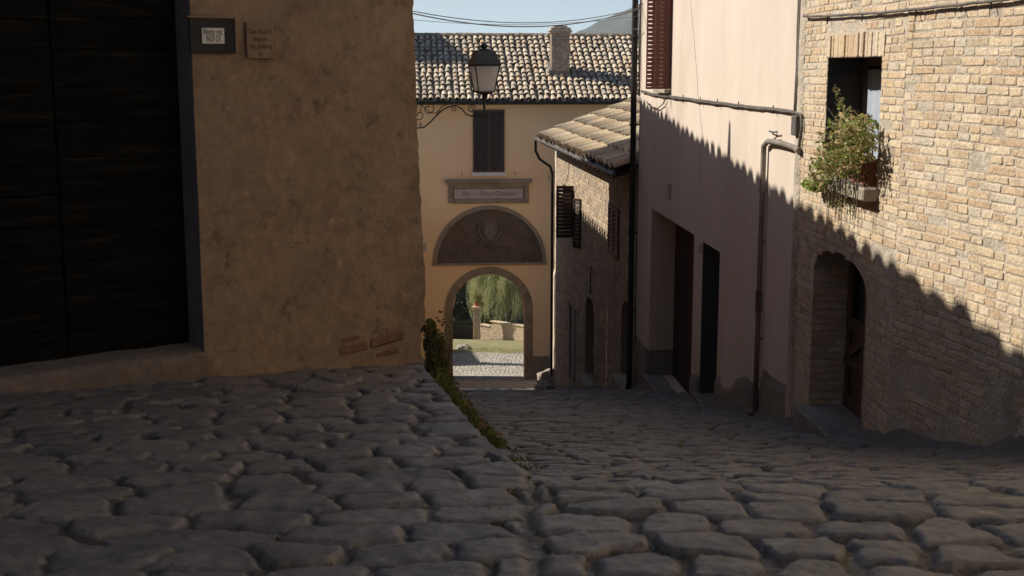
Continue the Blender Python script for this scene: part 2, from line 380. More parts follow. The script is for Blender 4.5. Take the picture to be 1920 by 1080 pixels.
def brick_wall(mb, fr, s0, s1, z0, z1, ch, LN, ops, jit=.003, prot=.014, joint=.012, zmin=None, extra=None, tilt=None, o=0):
    z = z0; row = 0
    while z < z1:
        h = ch * random.uniform(.9, 1.1); a = s0 - random.uniform(0, LN); row += 1
        head = random.random() < .3
        while a < s1:
            ln = LN * random.uniform(.85, 1.1) * (.5 if (head or random.random() < .38) else 1)
            ivs = [(max(a, s0), min(a + ln - joint * random.uniform(.7, 1.5), s1))]
            for p in ops:
                sp = p.span(z + h * .5)
                if sp:
                    nv = []
                    for (x, y) in ivs:
                        if sp[1] <= x or sp[0] >= y: nv.append((x, y)); continue
                        if x < sp[0]: nv.append((x, sp[0] - .002))
                        if y > sp[1]: nv.append((sp[1] + .002, y))
                    ivs = nv
            for (x, y) in ivs:
                if y - x < .035: continue
                zz = z + (tilt(.5 * (x + y)) if tilt else 0)
                if zmin and zz < zmin(.5 * (x + y)): continue
                if extra and not extra(.5 * (x + y), zz): continue
                brick_face(mb, fr, x, y, zz, zz + h - joint * random.uniform(.7, 1.4), prot, jit, o)
            a += ln
        z += h

# ------------------------------------------------------------------ ground profile
PROF = [(-60, -1.45), (-3, -1.45), (0, -1.47), (3, -1.53), (4, -1.59), (5, -1.72), (5.5, -1.84), (6, -1.97), (7, -2.25), (8.35, -2.63),
        (10.5, -3.16), (12.65, -3.66), (16, -4.36), (21.2, -5.46), (26, -6.66), (32.1, -8.25), (42, -10.5), (52.5, -12.98), (58.4, -14.30), (60, -14.58),
        (64, -15.05), (69, -15.5), (72, -15.7), (90, -16.6), (98, -17), (104, -17), (140, -16), (300, -30), (1000, -40), (3000, -50)]
def zs(y):
    if y <= PROF[0][0]: return PROF[0][1]
    for (a, p), (b, q) in zip(PROF, PROF[1:]):
        if y <= b: return p + (q - p) * (y - a) / (b - a)
    return PROF[-1][1]
def zsm(y):   # softened
    return (zs(y - .35) + zs(y) * 2 + zs(y + .35)) / 4 if y < 30 else zs(y)
def ztr(x, y):   # terrace in front of the left house
    return -1.53 - .1 * max(0, y - 3.2) - .02 * max(0, x + 3) * max(0, min(1, (y - 6) / 3)) if y > 3.2 else -1.53 + .02 * (3.2 - y)

# frames of the walls
FP = Frame((2.875, 12.9), (2.22, 22.5))
FA = Frame((3.035, 10.0), (2.868, 12.89))
FB = Frame((4.258, 4.5), (3.035, 10.0))
FS = Frame((2.21, 22.62), (1.14, 32.9))
c5, s5 = math.cos(R(5)), math.sin(R(5))
FG = Frame((-.95 - 8.5 * c5, 52.5 - 8.5 * s5), (-.95 + 10.5 * c5, 52.5 + 10.5 * s5), -1)
CORN = (-.706, 9.2)
FL = Frame((-.706 - 8.2 * 1.413 * .578, 9.2 - 8.2 * .578), CORN, -1)
FL = Frame((-.706 - 1.413 * 5.6, 9.2 - 5.6), CORN, -1)
def right_x(y):
    if y < 10: return 4.258 + (3.035 - 4.258) * (y - 4.5) / 5.5
    if y < 12.9: return 3.035 + (2.868 - 3.035) * (y - 10) / 2.89
    if y < 22.6: return 2.875 + (2.22 - 2.875) * (y - 12.9) / 9.6
    if y < 33: return 2.21 + (1.14 - 2.21) * (y - 22.62) / 10.28
    return 6
LEDGE = [(4.4, .06)]
for u_, v_ in ((1000, 886), (965, 866), (920, 838), (892, 812), (865, 781), (836, 745), (812, 716), (795, 695)):
    r_ = ray(u_, v_)
    for k_ in range(600):
        Y_ = 4.4 + .01 * k_
        if (r_ * (Y_ / r_.y)).z < ztr((r_ * (Y_ / r_.y)).x, Y_): LEDGE.append((Y_, (r_ * (Y_ / r_.y)).x)); break
LEDGE.append((9.6, LEDGE[-1][1] - .04)); print('LEDGE', LEDGE)
def ledge_x(y):   # right edge of the terrace
    pts = LEDGE
    if y < pts[0][0]: return pts[0][1] + (pts[0][0] - y) * .02
    for (a, p), (b, q) in zip(pts, pts[1:]):
        if y <= b: return p + (q - p) * (y - a) / (b - a)
    return -.7
def eave_x(y): return -.03 - .08 * y
def wall_x(y): return eave_x(y) - .22

# terrain: one sheet to the horizon
mb = MB()
ys = [-60, -20, -6] + [y * .5 for y in range(-6, 130)] + [66, 68, 70, 72, 75, 80, 90, 98, 104, 140, 200, 300, 600, 1000, 2000, 3000]
xg = [-1500, -800, -200, -60, -30, -15, -8, -4, -2, 0, 2, 4, 8, 15, 30, 60, 200, 800, 1500]
for y in ys:
    for x in xg:
        mb.v.append((x * (1 if y < 200 else 2), y, (min(zs(y), zs(y - .5), zs(y + .5)) - .16 if y < 60 else zs(y) - .06) + (random.uniform(-.1, .1) if y > 95 else 0)))
n = len(xg)
for j in range(len(ys) - 1):
    for i in range(n - 1):
        mb.f.append((j * n + i, j * n + i + 1, (j + 1) * n + i + 1, (j + 1) * n + i)); mb.sm.append(True)
mb.build('ground', M['earth'], kind='structure')

# ------------------------------------------------------------------ cobbles
def cobble(mb, cx, cy, a, b, h, zf, seg, rings, rot=0, rough=.12):
    ph = [random.uniform(0, 6.28) for _ in range(4)]; ex = random.uniform(2.2, 4.6)
    tx, ty = random.uniform(-.09, .09), random.uniform(-.05, .12)
    cr, sr = math.cos(rot), math.sin(rot); zc = zf(cx, cy); vs = []
    prof = {4: [(1.05, -1.2), (1.0, .25), (.93, .86), (.72, 1.0)], 2: [(1.0, -.6), (.80, .7)], 3: [(1.02, -.7), (.93, .3), (.7, .95)]}[rings]
    sd_ = random.uniform(0, 100)
    for (rr, hh) in prof:
        for k in range(seg):
            t = 2 * math.pi * k / seg + .1
            c, s_ = math.cos(t), math.sin(t)
            rad = 1 / (abs(c) ** ex + abs(s_) ** ex) ** (1 / ex)
            rad *= 1 + rough * (math.sin(2 * t + ph[0]) * .5 + math.sin(3 * t + ph[1]) * .6 + math.sin(5 * t + ph[2]) * .35 + math.sin(7 * t + ph[3]) * .18)
            x, y = c * rad * rr * a, s_ * rad * rr * b
            zz = h * hh + (x * tx + y * ty) + (noise.noise(Vector((x * 8 + sd_, y * 8, 0))) * .011 * min(1, hh + .5) if rings == 4 else 0)
            X, Y = cx + x * cr - y * sr, cy + x * sr + y * cr
            vs.append((X, Y, zf(X, Y) + zz))
    vs.append((cx, cy, zc + h * 1.0))
    fs = [(i * seg + k, i * seg + (k + 1) % seg, (i + 1) * seg + (k + 1) % seg, (i + 1) * seg + k) for i in range(rings - 1) for k in range(seg)]
    fs += [((rings - 1) * seg + k, (rings - 1) * seg + (k + 1) % seg, rings * seg) for k in range(seg)]
    mb.add(vs, fs, True)

def sstep(a, b, x):
    t = max(0.0, min(1.0, (x - a) / (b - a))); return t * t * (3 - 2 * t)
def street_z(x, y):
    g = min(1, max(0, 1 - (right_x(y) - x) / .5)) if y < 32.6 else 0
    z = zsm(y) - .03 + .05 * g * g + .025 * noise.noise(Vector((x * .8, y * .8, 3)))
    if y < 5.9:
        k = sstep(4.5, 5.8, y); z = ztr(x, y) * (1 - k) + z * k
    return z
def nhash(i, j, k):
    h = np.sin(i * 127.1 + j * 311.7 + k * 74.7) * 43758.5453
    return h - np.floor(h)
def vnoise(x, y, k=0):
    xi, yi = np.floor(x), np.floor(y); fx, fy = x - xi, y - yi
    fx = fx * fx * (3 - 2 * fx); fy = fy * fy * (3 - 2 * fy)
    a, b, c, d = nhash(xi, yi, k), nhash(xi + 1, yi, k), nhash(xi, yi + 1, k), nhash(xi + 1, yi + 1, k)
    return ((a * (1 - fx) + b * fx) * (1 - fy) + (c * (1 - fx) + d * fx) * fy) * 2 - 1
def vfbm(x, y, k=0, oc=3):
    r = 0; a = 1
    for o in range(oc): r = r + a * vnoise(x * 2 ** o + 17.3 * o, y * 2 ** o, k + o); a *= .5
    return r
def stones(x, y, wx, wy, k, hmax=.026, jointw=.13, ang=0.0):
    """worn setts: height, joint mask and a random number per stone at the points x, y"""
    ca, sa = math.cos(ang), math.sin(ang)
    X = x * ca + y * sa; Y = -x * sa + y * ca
    X = X + .030 * vfbm(X * 7, Y * 7, k + 5) + .10 * vnoise(X * .7, Y * .7, k + 8); Y = Y + .022 * vfbm(X * 8, Y * 8, k + 6) + .09 * vnoise(X * .8, Y * .6, k + 9)
    row = np.floor(Y / wy)
    f1 = np.full(x.shape, 9.0); f2 = np.full(x.shape, 9.0); cid = np.zeros(x.shape); dx1 = np.zeros(x.shape); dy1 = np.zeros(x.shape)
    for dr in (-1, 0, 1):
        r = row + dr; off = nhash(r, 3.0, k) + .5 * (r % 2); wr = wx * (.85 + .35 * nhash(r, 9.0, k)); col = np.floor(X / wr - off)
        for dc in (-2, -1, 0, 1, 2):
            c = col + dc
            sx = (c + .5 + off + (nhash(r, c, k + 1) - .5) * .62) * wr; sy = (r + .5 + (nhash(r, c, k + 2) - .5) * .34) * wy
            ex, ey = np.abs(X - sx) / wx, np.abs(Y - sy) / wy
            d = (ex ** 2.6 + ey ** 2.6) ** (1 / 2.6)
            m = d < f1
            f2 = np.where(m, f1, np.minimum(f2, d)); cid = np.where(m, nhash(r, c, k + 3), cid)
            dx1 = np.where(m, X - sx, dx1); dy1 = np.where(m, Y - sy, dy1); f1 = np.where(m, d, f1)
    e = f2 - f1
    jw = jointw * (.6 + .8 * nhash(np.floor(cid * 977), 1.0, k))
    t = np.clip((e - jw * .35) / (jw * .85), 0, 1); t = t * t * (3 - 2 * t)
    t2 = np.clip((e - jw * .3) / .55, 0, 1); t2 = 1 - (1 - t2) ** 2
    h = hmax * (.80 * t + .20 * t2 * t)
    h = h + t * ((cid - .5) * .016 + dx1 * (nhash(np.floor(cid * 991), 2.0, k) - .5) * .09 + dy1 * (nhash(np.floor(cid * 983), 4.0, k) - .5) * .11)
    h = h + t * .0045 * vfbm(x * 16, y * 16, k + 20) + (1 - t) * .006 * vfbm(x * 22, y * 22, k + 30)
    return h, 1 - t, cid
def paving(name, xl, xr, y0, y1, bands, zf, args, seam=None):
    ysl = []; y = y0; nx_ = []
    for (ye, cell) in bands:
        while y < min(ye, y1): ysl.append(y); nx_.append(cell); y += cell
    # one grid per band, each sharing its last row with the next
    verts = []; faces = []; J = []; Cc = []
    k0 = 0; start = y0
    for (ye, cell) in bands:
        if start >= y1: break
        e_ = min(ye, y1); ny_ = max(2, int((e_ - start) / cell) + 1); ys_ = np.linspace(start, e_, ny_)
        wmax = max(xr(v) - xl(v) for v in ys_); nx = int(wmax / cell) + 2
        XL = np.array([xl(v) for v in ys_]); XR = np.array([xr(v) for v in ys_])
        gx = XL[:, None] + (XR - XL)[:, None] * np.linspace(0, 1, nx)[None, :]; gy = np.repeat(ys_[:, None], nx, 1)
        cs = 12; ci = sorted(set(list(range(0, nx, cs)) + [nx - 1]))
        zc_ = np.array([[zf(gx[j, i], ys_[j]) for i in ci] for j in range(ny_)])
        gz_ = np.array([np.interp(np.arange(nx), ci, zc_[j]) for j in range(ny_)])
        h, jm, cid = stones(gx, gy, *args)
        if seam is not None:
            sm = np.clip(1 - np.abs(gx - np.array([seam(v) for v in ys_])[:, None] - .02 * vnoise(gy * 5, gx * 0)) / .055, 0, 1); h = h * (1 - sm); jm = np.maximum(jm, sm)
        vv = np.stack([gx, gy, gz_ + h], -1).reshape(-1, 3)
        ii = np.arange(ny_ * nx).reshape(ny_, nx); ff = np.stack([ii[:-1, :-1], ii[:-1, 1:], ii[1:, 1:], ii[1:, :-1]], -1).reshape(-1, 4) + k0
        verts.append(vv); faces.append(ff); J.append(jm.ravel()); Cc.append(cid.ravel()); k0 += len(vv); start = e_
    vv = np.concatenate(verts); ff = np.concatenate(faces); J = np.concatenate(J); Cc = np.concatenate(Cc)
    me = bpy.data.meshes.new(name); me.vertices.add(len(vv)); me.vertices.foreach_set('co', vv.astype(np.float32).ravel())
    me.loops.add(len(ff) * 4); me.loops.foreach_set('vertex_index', ff.astype(np.int32).ravel())
    me.polygons.add(len(ff)); me.polygons.foreach_set('loop_start', (np.arange(len(ff)) * 4).astype(np.int32)); me.polygons.foreach_set('loop_total', np.full(len(ff), 4, np.int32))
    me.polygons.foreach_set('use_smooth', np.ones(len(ff), bool)); me.update(calc_edges=True)
    for nm, arr in (('joint', J), ('stone', Cc)):
        at_ = me.attributes.new(nm, 'FLOAT', 'POINT'); at_.data.foreach_set('value', arr.astype(np.float32))
    me.materials.append(M['paving']); o = bpy.data.objects.new(name, me); COL.objects.link(o); o['kind'] = 'structure'
    print(name, len(vv)); return o

def paving_mat():
    m = bpy.data.materials.new('worn_setts'); m.use_nodes = True; t = m.node_tree; N, L = t.nodes, t.links; bs = N['Principled BSDF']
    g = N.new('ShaderNodeNewGeometry')
    def nz(sc, det=6, ro=.6):
        n = N.new('ShaderNodeTexNoise'); n.inputs['Scale'].default_value = sc; n.inputs['Detail'].default_value = det; n.inputs['Roughness'].default_value = ro; L.new(g.outputs['Position'], n.inputs[0]); return n.outputs[0]
    def mr(i, a, b, c=0, d=1):
        r = N.new('ShaderNodeMapRange'); r.inputs[1].default_value = a; r.inputs[2].default_value = b; r.inputs[3].default_value = c; r.inputs[4].default_value = d; L.new(i, r.inputs[0]); return r.outputs[0]
    def mix(f, a, b, mode='MIX'):
        x = N.new('ShaderNodeMix'); x.data_type = 'RGBA'; x.blend_type = mode
        for sk_, v in ((x.inputs[0], f), (x.inputs[6], a), (x.inputs[7], b)):
            if hasattr(v, 'links'): L.new(v, sk_)
            elif isinstance(v, (int, float)): sk_.default_value = v
            else: sk_.default_value = (*v, 1)
        return x.outputs[2]
    aj = N.new('ShaderNodeAttribute'); aj.attribute_name = 'joint'; ac = N.new('ShaderNodeAttribute'); ac.attribute_name = 'stone'
    cr = N.new('ShaderNodeValToRGB'); cr.color_ramp.interpolation = 'CONSTANT'; el = cr.color_ramp.elements
    cols = [(.145, .131, .114), (.112, .105, .097), (.175, .156, .132), (.095, .092, .089), (.132, .121, .108), (.20, .177, .148), (.12, .109, .094), (.158, .141, .124)]
    while len(el) < len(cols): el.new(.5)
    for i, c in enumerate(cols): el[i].position = i / len(cols); el[i].color = (*c, 1)
    mt = N.new('ShaderNodeMath'); mt.operation = 'FRACT'; m2 = N.new('ShaderNodeMath'); m2.operation = 'MULTIPLY'; m2.inputs[1].default_value = 7.3; L.new(ac.outputs['Fac'], m2.inputs[0]); L.new(m2.outputs[0], mt.inputs[0]); L.new(mt.outputs[0], cr.inputs[0])
    st = mix(mr(nz(9), .35, .65), cr.outputs[0], (.20, .178, .15)); st = mix(mr(nz(26, 5), .55, .70), st, (.085, .08, .075)); st = mix(mr(nz(3.1), .52, .66), st, mix(.5, st, (.09, .08, .07)))
    dirt = mix(mr(nz(5), .4, .6), (.085, .066, .048), (.045, .039, .033)); dirt = mix(mr(nz(2.3), .58, .66), dirt, (.055, .065, .025)); dirt = mix(mr(nz(60, 3), .5, .7), dirt, (.15, .125, .095))
    # grit creeps over the stone edges unevenly
    add = N.new('ShaderNodeMath'); add.operation = 'ADD'; L.new(aj.outputs['Fac'], add.inputs[0]); L.new(mr(nz(14), .35, .65, -.3, .3), add.inputs[1])
    base = mix(mr(add.outputs[0], .35, .75), st, dirt); L.new(base, bs.inputs['Base Color'])
    L.new(mr(nz(12), .3, .7, .38, .72), bs.inputs['Roughness']); bs.inputs['Specular IOR Level'].default_value = .4
    b = N.new('ShaderNodeBump'); b.inputs['Strength'].default_value = .55; b.inputs['Distance'].default_value = .012; L.new(nz(38, 7, .65), b.inputs['Height']); L.new(b.outputs[0], bs.inputs['Normal'])
    return m
M['paving'] = paving_mat()
def sxl(y): return ledge_x(y) - .01 if y < 9.4 else (wall_x(y) - .5)
def sxr(y): return right_x(y) + .02 if y < 32.6 else 5.8
paving('street', sxl, sxr, 2.3, 57.9, [(4.4, .012), (6.2, .0135), (9.5, .017), (14, .021), (22, .032), (33, .05), (58, .09)], street_z, (.345, .25, 3, .031, .165, -.05), seam=lambda v: ledge_x(v) if v < 5.6 else -99)
mb = MB(); mb.box((1, -2, -1.68), (7, 0, 0), (0, 4.4, 0), (0, 0, .05)); mb.build('upper_lane', M['joint'], kind='structure')

# uneven cement fillet at the foot of the right-hand walls
mb = MB(); yy = [4.6 + .1 * k for k in range(int((32.8 - 4.6) / .1))]
for y in yy:
    wv = .10 + .09 * abs(noise.noise(Vector((0, y * 1.1, 5)))) + .07 * abs(noise.noise(Vector((0, y * 4, 5))))
    xr = right_x(y)
    for (dx, dz) in ((.01, .10), (-.025, .085), (-wv * .5, .035), (-wv, .015), (-wv - .14, -.02)):
        x = xr + dx
        mb.v.append((x, y, street_z(x, y) + dz * (1 + .8 * noise.noise(Vector((x * 3, y * 2, 1)))) + .01))
for j in range(len(yy) - 1):
    for i in range(4): mb.f.append((j * 5 + i, j * 5 + i + 1, (j + 1) * 5 + i + 1, (j + 1) * 5 + i)); mb.sm.append(True)
mb.build('gutter_strip', M['pave_cement'], kind='structure')

# terrace
def facade_y(x): return 9.2 + (x + .706) / 1.413
paving('terrace', lambda y: -4.4 if y < 7 else max(-4.4, -.9 + 1.413 * (y - 9.35) - .3), lambda y: ledge_x(y) + .0, 2.2, 9.45, [(4.4, .0135), (6.2, .015), (9.5, .018)], ztr, (.36, .235, 41, .028, .125, .12), seam=lambda v: ledge_x(v) if v < 5.6 else -99)

# rubble side of the terrace
mb = MB()
yy = [4.6 + .1 * k for k in range(52)]
for y in yy:
    for k in range(8):
        t = k / 7; zt = ztr(ledge_x(y), y) - .02; zb = street_z(ledge_x(y), y) - .12
        x = ledge_x(y) - .02 + .07 * t + .035 * noise.noise(Vector((0, y * 4, t * 3)))
        mb.v.append((x, y, zt + (zb - zt) * t))
for j in range(len(yy) - 1):
    for i in range(7): mb.f.append((j * 8 + i, j * 8 + i + 1, (j + 1) * 8 + i + 1, (j + 1) * 8 + i)); mb.sm.append(False)
mb.build('terrace_side', M['cement'], kind='structure')

# ------------------------------------------------------------------ roof tiles
def coppi(mb, bed, e0, e1, up, length, pitch=.27, r=.095, tl=.40, hs=.95, jt=.012, lf=.018, tp=.80):
    e0, e1, up = Vector(e0), Vector(e1), Vector(up).normalized()
    e = (e1 - e0); L = e.length; ed = e / L; nrm = ed.cross(up).normalized()
    if nrm.z < 0: nrm = -nrm
    nc = int(L / pitch); nr = int(length / (tl * .86)) + 1
    for i in range(nc + 1):
        wob = random.uniform(-.018, .018)
        for j in range(nr):
            for kind in (0, 1):   # cover, channel
                s_ = i * pitch + (pitch / 2 if kind else 0) + wob + random.uniform(-jt, jt)
                if s_ > L: continue
                st = j * tl * .86 + random.uniform(-.03, .03) * jt / .012 - (.02 if kind else 0)
                ln = min(tl, length - st)
                if ln < .1: continue
                r0, r1 = (r, r * tp) if not kind else (r * .85, r * .95)
                n = 6; vs = []
                for (q, rr, lift) in ((0, r0, lf), (ln, r1, .0)):
                    c = e0 + ed * s_ + up * (st + q) + nrm * ((.02 + lift) if not kind else (.075 - lift * .4))
                    dev = ed * random.uniform(-jt, jt) * .9 + nrm * random.uniform(0, jt)
                    for k in range(n + 1):
                        t = math.pi * k / n
                        hh = math.sin(t) * rr * (hs if not kind else -.8 * min(1, hs))
                        vs.append(c + dev + ed * math.cos(t) * rr + nrm * hh)
                fs = [(k, k + 1, n + 2 + k, n + 1 + k) for k in range(n)]
                if not kind:   # thickness at the lower end
                    vs += [vs[k] - nrm * .016 * math.sin(math.pi * k / n) - ed * .016 * math.cos(math.pi * k / n) for k in range(n + 1)]
                    fs += [(k, k + 1, 2 * n + 3 + k, 2 * n + 2 + k) for k in range(n)]
                (mb if not kind or bed is None else bed).add(vs, fs, True)
    if bed is not None:
        bed.quad(e0 + up * .03, e1 + up * .03, e1 + up * length, e0 + up * length)

# ------------------------------------------------------------------ text
def text_mesh(mb_mat, body, fr, a, z, size, o, parent, name='lettering', width=None, flip=False):
    cu = bpy.data.curves.new(name, 'FONT'); cu.body = body; cu.size = size; cu.align_x = 'CENTER'; cu.align_y = 'CENTER'; cu.extrude = .001; cu.resolution_u = 3
    ob = bpy.data.objects.new(name, cu); COL.objects.link(ob)
    bpy.context.view_layer.update()
    dg = bpy.context.evaluated_depsgraph_get(); me = bpy.data.meshes.new_from_object(ob.evaluated_get(dg))
    xs_ = [v.co.x for v in me.vertices]; wd = max(xs_) - min(xs_); k = (width / wd) if width else 1
    m2 = MB(); sg = -1 if flip else 1
    vs = [fr.pt(a + sg * v.co.x * k, z + v.co.y, o + v.co.z) for v in me.vertices]
    m2.add(vs, [tuple(p.vertices) for p in me.polygons])
    bpy.data.objects.remove(ob); bpy.data.meshes.remove(me); bpy.data.curves.remove(cu)
    return m2.build(name, mb_mat, parent)

def louvre(name, parent, fr, a0, a1, z0, z1, o, th, mat, nl=None, along=None, slat=.05):
    """one shutter leaf in the plane of fr (or standing along the vector 'along' from a0)"""
    mb = MB()
    P0 = fr.pt(a0, 0, o); P0.z = 0
    if along is None: ax = fr.d * (a1 - a0); nv = fr.n.copy()
    else: ax = along; nv = Z.cross(ax).normalized()
    wd = ax.length; u = ax / wd; fw = min(.055, wd * .17)
    def bar(c0, c1, za, zb, t):
        mb.bev(P0 + u * (c0 + c1) / 2 + Z * (za + zb) / 2, u * (c1 - c0) / 2, nv * t / 2, Z * (zb - za) / 2, .005)
    bar(0, fw, z0, z1, th); bar(wd - fw, wd, z0, z1, th); bar(fw, wd - fw, z0, z0 + fw * 1.5, th * .95); bar(fw, wd - fw, z1 - fw * 1.3, z1, th * .95)
    zm = (z0 + z1) / 2
    za, zb = z0 + fw * 1.5, z1 - fw * 1.3
    n = nl or max(4, int((zb - za) / slat))
    for k in range(n):
        zc = za + (k + .5) * (zb - za) / n; hh = (zb - za) / n
        mb.box(P0 + u * wd / 2 + Z * zc, u * (wd / 2 - fw), nv * th * .42 - Z * hh * .32, Z * .004 + nv * .002)
    return mb.build(name, mat, parent)

# ================================================================== LEFT HOUSE
TARG = [(1225, 203), (1238, 212), (1291, 253), (1339, 290), (1392, 329), (1448, 362), (1487, 382)]
TARG2 = [(1550, 408), (1600, 436), (1649, 470)]
TARG3 = [(1683, 500), (1744, 545), (1773, 570), (1825, 600), (1885, 655), (1920, 685)]
def backproj(p):
    # sun ray from p to the vertical plane of the eave X = -.03-.08Y
    t = (-.03 - .08 * p.y - p.x) / (SUNV.x + .08 * SUNV.y); return p + SUNV * t
eavepts = []
for T, fr in ((TARG, FP), (TARG2, FA)):
    for (u, v) in T:
        q = backproj(fr.hp(u, v)); eavepts.append((q.y, q.z))
for (u, v) in TARG3:
    for fr in (FA, FB):
        a, z = fr.hit(u, v)
        if -.05 <= a <= fr.L + .05:
            q = backproj(fr.pt(a, z)); eavepts.append((q.y, q.z)); break
eavepts.sort()
print('EAVE', [(round(a, 2), round(b, 2)) for a, b in eavepts])
# least squares line, keeps the eave of the old house straight
ny = len(eavepts); my = sum(a for a, b in eavepts) / ny; mz = sum(b for a, b in eavepts) / ny
sl = sum((a - my) * (b - mz) for a, b in eavepts) / sum((a - my) ** 2 for a, b in eavepts)
def eave_z(y):
    return mz + sl * (y - my)
print('slope', sl, eave_z(9.2), eave_z(26))
YE = 26.25
LH = empty('corner_house', (CORN[0] - 3, CORN[1] + .5, -2.2), 'shaded brown plastered corner house with a big black plank door, left foreground', 'house')
d0 = FL.hit(383, 655)[0]                       # right edge of the doorway
dz = -1.86
DOOR = Op(d0 - 2.6, d0, dz, .85)
def edgew(z): return .045 * max(0, .45 - z) + .012 * fbm((0, 0, z), 1.2, 3) + .014 * fbm((0, 3, z), 12, 4) - (.04 if z < -1.9 else 0) + (.015 * (z + .5))
mb = MB()
wall_sheet(mb, FL, 0, FL.L, -2.7, 1.28, [DOOR], cell=.045, disp=.016, edge=edgew)
# rounded return into the side wall along the street
zz = [-3.2 + .045 * k for k in range(int(4.48 / .045))]
side = [(0, 0), (.05, .05), (.10, .16), (.12, .6), (.30, 1.6)]
base = len(mb.v)
for z in zz:
    e = edgew(z)
    c = FL.pt(FL.L + e, z, .022 * fbm(FL.pt(FL.L, z), 1.6, 4))
    pts = [c, c + Vector((-.015, .05, 0)), Vector((wall_x(10.2) * .5 + c.x * .5, 9.6, z)), Vector((wall_x(10.6), 10.6, z)), Vector((wall_x(YE), YE, z))]
    for p in pts: mb.v.append((p.x, p.y, p.z))
for j in range(len(zz) - 1):
    for i in range(4): mb.f.append((base + j * 5 + i, base + j * 5 + i + 1, base + (j + 1) * 5 + i + 1, base + (j + 1) * 5 + i)); mb.sm.append(i < 2)
# deep foundations, far gable, body
mb.quad((wall_x(9.6), 9.6, -3.1), (wall_x(YE), YE, -3.1), (wall_x(YE), YE, -8.5), (wall_x(9.6), 9.6, -8.5))
mb.quad((wall_x(YE), YE, -8.5), (-10, YE, -8.5), (-10, YE, eave_z(YE) + 2.2), (wall_x(YE), YE, eave_z(YE)))
mb.quad((wall_x(9.6), 9.6, 1.2), (wall_x(YE), YE, 1.2), (wall_x(YE), YE, eave_z(YE)), (wall_x(9.6), 9.6, eave_z(9.6)))
# upper gable above the front, following the roof
mb.quad(FL.pt(0, 1.28), FL.pt(FL.L, 1.28), FL.pt(FL.L - .1, eave_z(9.2) - .1), FL.pt(0, 5.2))
mb.quad((-6.2, 9.6, -8.5), (-6.2, YE, -8.5), (-6.2, YE, 4.2), (-6.2, 9.6, 4.2)); mb.quad((-9, 9.7, -3), (-9, -6, -3), (-9, -6, 5.6), (-9, 9.7, 5.6))
mb.build('wall', M['leftwall'], LH)
mb = MB(); reveal(mb, FL, DOOR, .26, which='rt'); mb.build('door_jamb', M['bluegrey'], LH)
# plank door
DP = .26
mb = MB(); x = d0 - 2.6; seam = FL.hit(130, 662, -DP)[0]
for (a0, a1) in ((x, seam - .006), (seam + .006, d0 + .01)):
    z = dz - .02
    while z < .86:
        h = random.uniform(.19, .235)
        mb.bev(FL.pt((a0 + a1) / 2, z + h / 2, -DP - .03 + random.uniform(-.004, .003)), FL.d * (a1 - a0) / 2, FL.n * .022, Z * (h / 2 - .0018), .004)
        z += h
mb.box(FL.pt((x + d0) / 2, -.5, -DP - .09), FL.d * 1.3, FL.n * .02, Z * 1.4)
dobj = mb.build('door', M['door_black'], LH)
mb = MB()
# worn door sill with a rough front
sn = 40
A = [(-DP - .05, 0), (-.02, -.004), (.05, -.012), (.075, -.05), (.08, -.24)]
b0 = len(mb.v)
for k in range(sn + 1):
    a = d0 - 3.0 + 3.02 * k / sn
    for (oo, zz_) in A:
        mb.v.append(tuple(FL.pt(a, dz + .022 + zz_ + .012 * fbm((a, oo, 0), 3) - (.02 * (d0 - a) * 0), oo + .02 * fbm((a, 4, zz_), 4) - (.055 if k >= sn - 1 and oo > 0 else 0))))
for k in range(sn):
    for i in range(4): mb.f.append((b0 + k * 5 + i, b0 + k * 5 + i + 1, b0 + (k + 1) * 5 + i + 1, b0 + (k + 1) * 5 + i)); mb.sm.append(True)
mb.build('door_step', M['worn_sill'], LH)
# exposed old bricks low at the corner
mb = MB()
a0, z0 = FL.hit(632, 664); a1, z1 = FL.hit(755, 628)
for (u0, v0, u1, v1, h, o_) in ((632, 662, 688, 645, .075, .012), (692, 644, 757, 626, .08, .018), (640, 640, 676, 632, .05, .004), (700, 668, 748, 655, .05, .006)):
    p0 = FL.hp(u0, v0); p1 = FL.hp(u1, v1); dv = (p1 - p0); c_ = (p0 + p1) / 2 + FL.n * (o_ - .03)
    mb = MB(); mb.bev(c_, dv / 2, FL.n * .035, FL.n.cross(dv.normalized()) * h / 2, .022)
    for i, p in enumerate(mb.v):
        q = Vector(p); q += FL.n * .012 * noise.noise(q * 11) + Z * .014 * noise.noise(q * 9 + Vector((3, 0, 0))) + FL.d * .012 * noise.noise(q * 8 + Vector((0, 7, 0))); mb.v[i] = tuple(q)
    mb.build('exposed_brick', M['redbrick'], LH)
mb = MB()
# roof with its coppi eave
mb = MB(); bed = MB()
e0 = Vector((eave_x(9.25), 9.25, eave_z(9.25))); e1 = Vector((eave_x(YE), YE, eave_z(YE)))
upv = Vector((-1, -.0, .33))
coppi(mb, bed, e0 - Vector((0, 0, .07)), e1 - Vector((0, 0, .07)), upv, 5.0, pitch=.335, r=.125, tl=.45, hs=.5, jt=.026)
mb.build('roof', M['tile'], LH); bed.build('channel_tiles', M['channel'], LH)
mb = MB()
TB = [(-4.3, 9.5), (-12, 9.5), (-14, -6), (-12, -6), FL.pt(0, 0).xy[:]]
mb.quad((-9.0, 9.6, -2.5), (-4.6, 9.6, -2.5), (-4.6, 9.6, 5.6), (-9.0, 9.6, 5.6)); mb.quad((-4.6, 9.6, 2.2), (-4.6, 6.4, 2.2), (-4.6, 6.4, 5.6), (-4.6, 9.6, 5.6))
mb.quad(FL.pt(0, 1.5), FL.pt(4.4, 1.5), FL.pt(4.4, 5.6), FL.pt(0, 5.6))
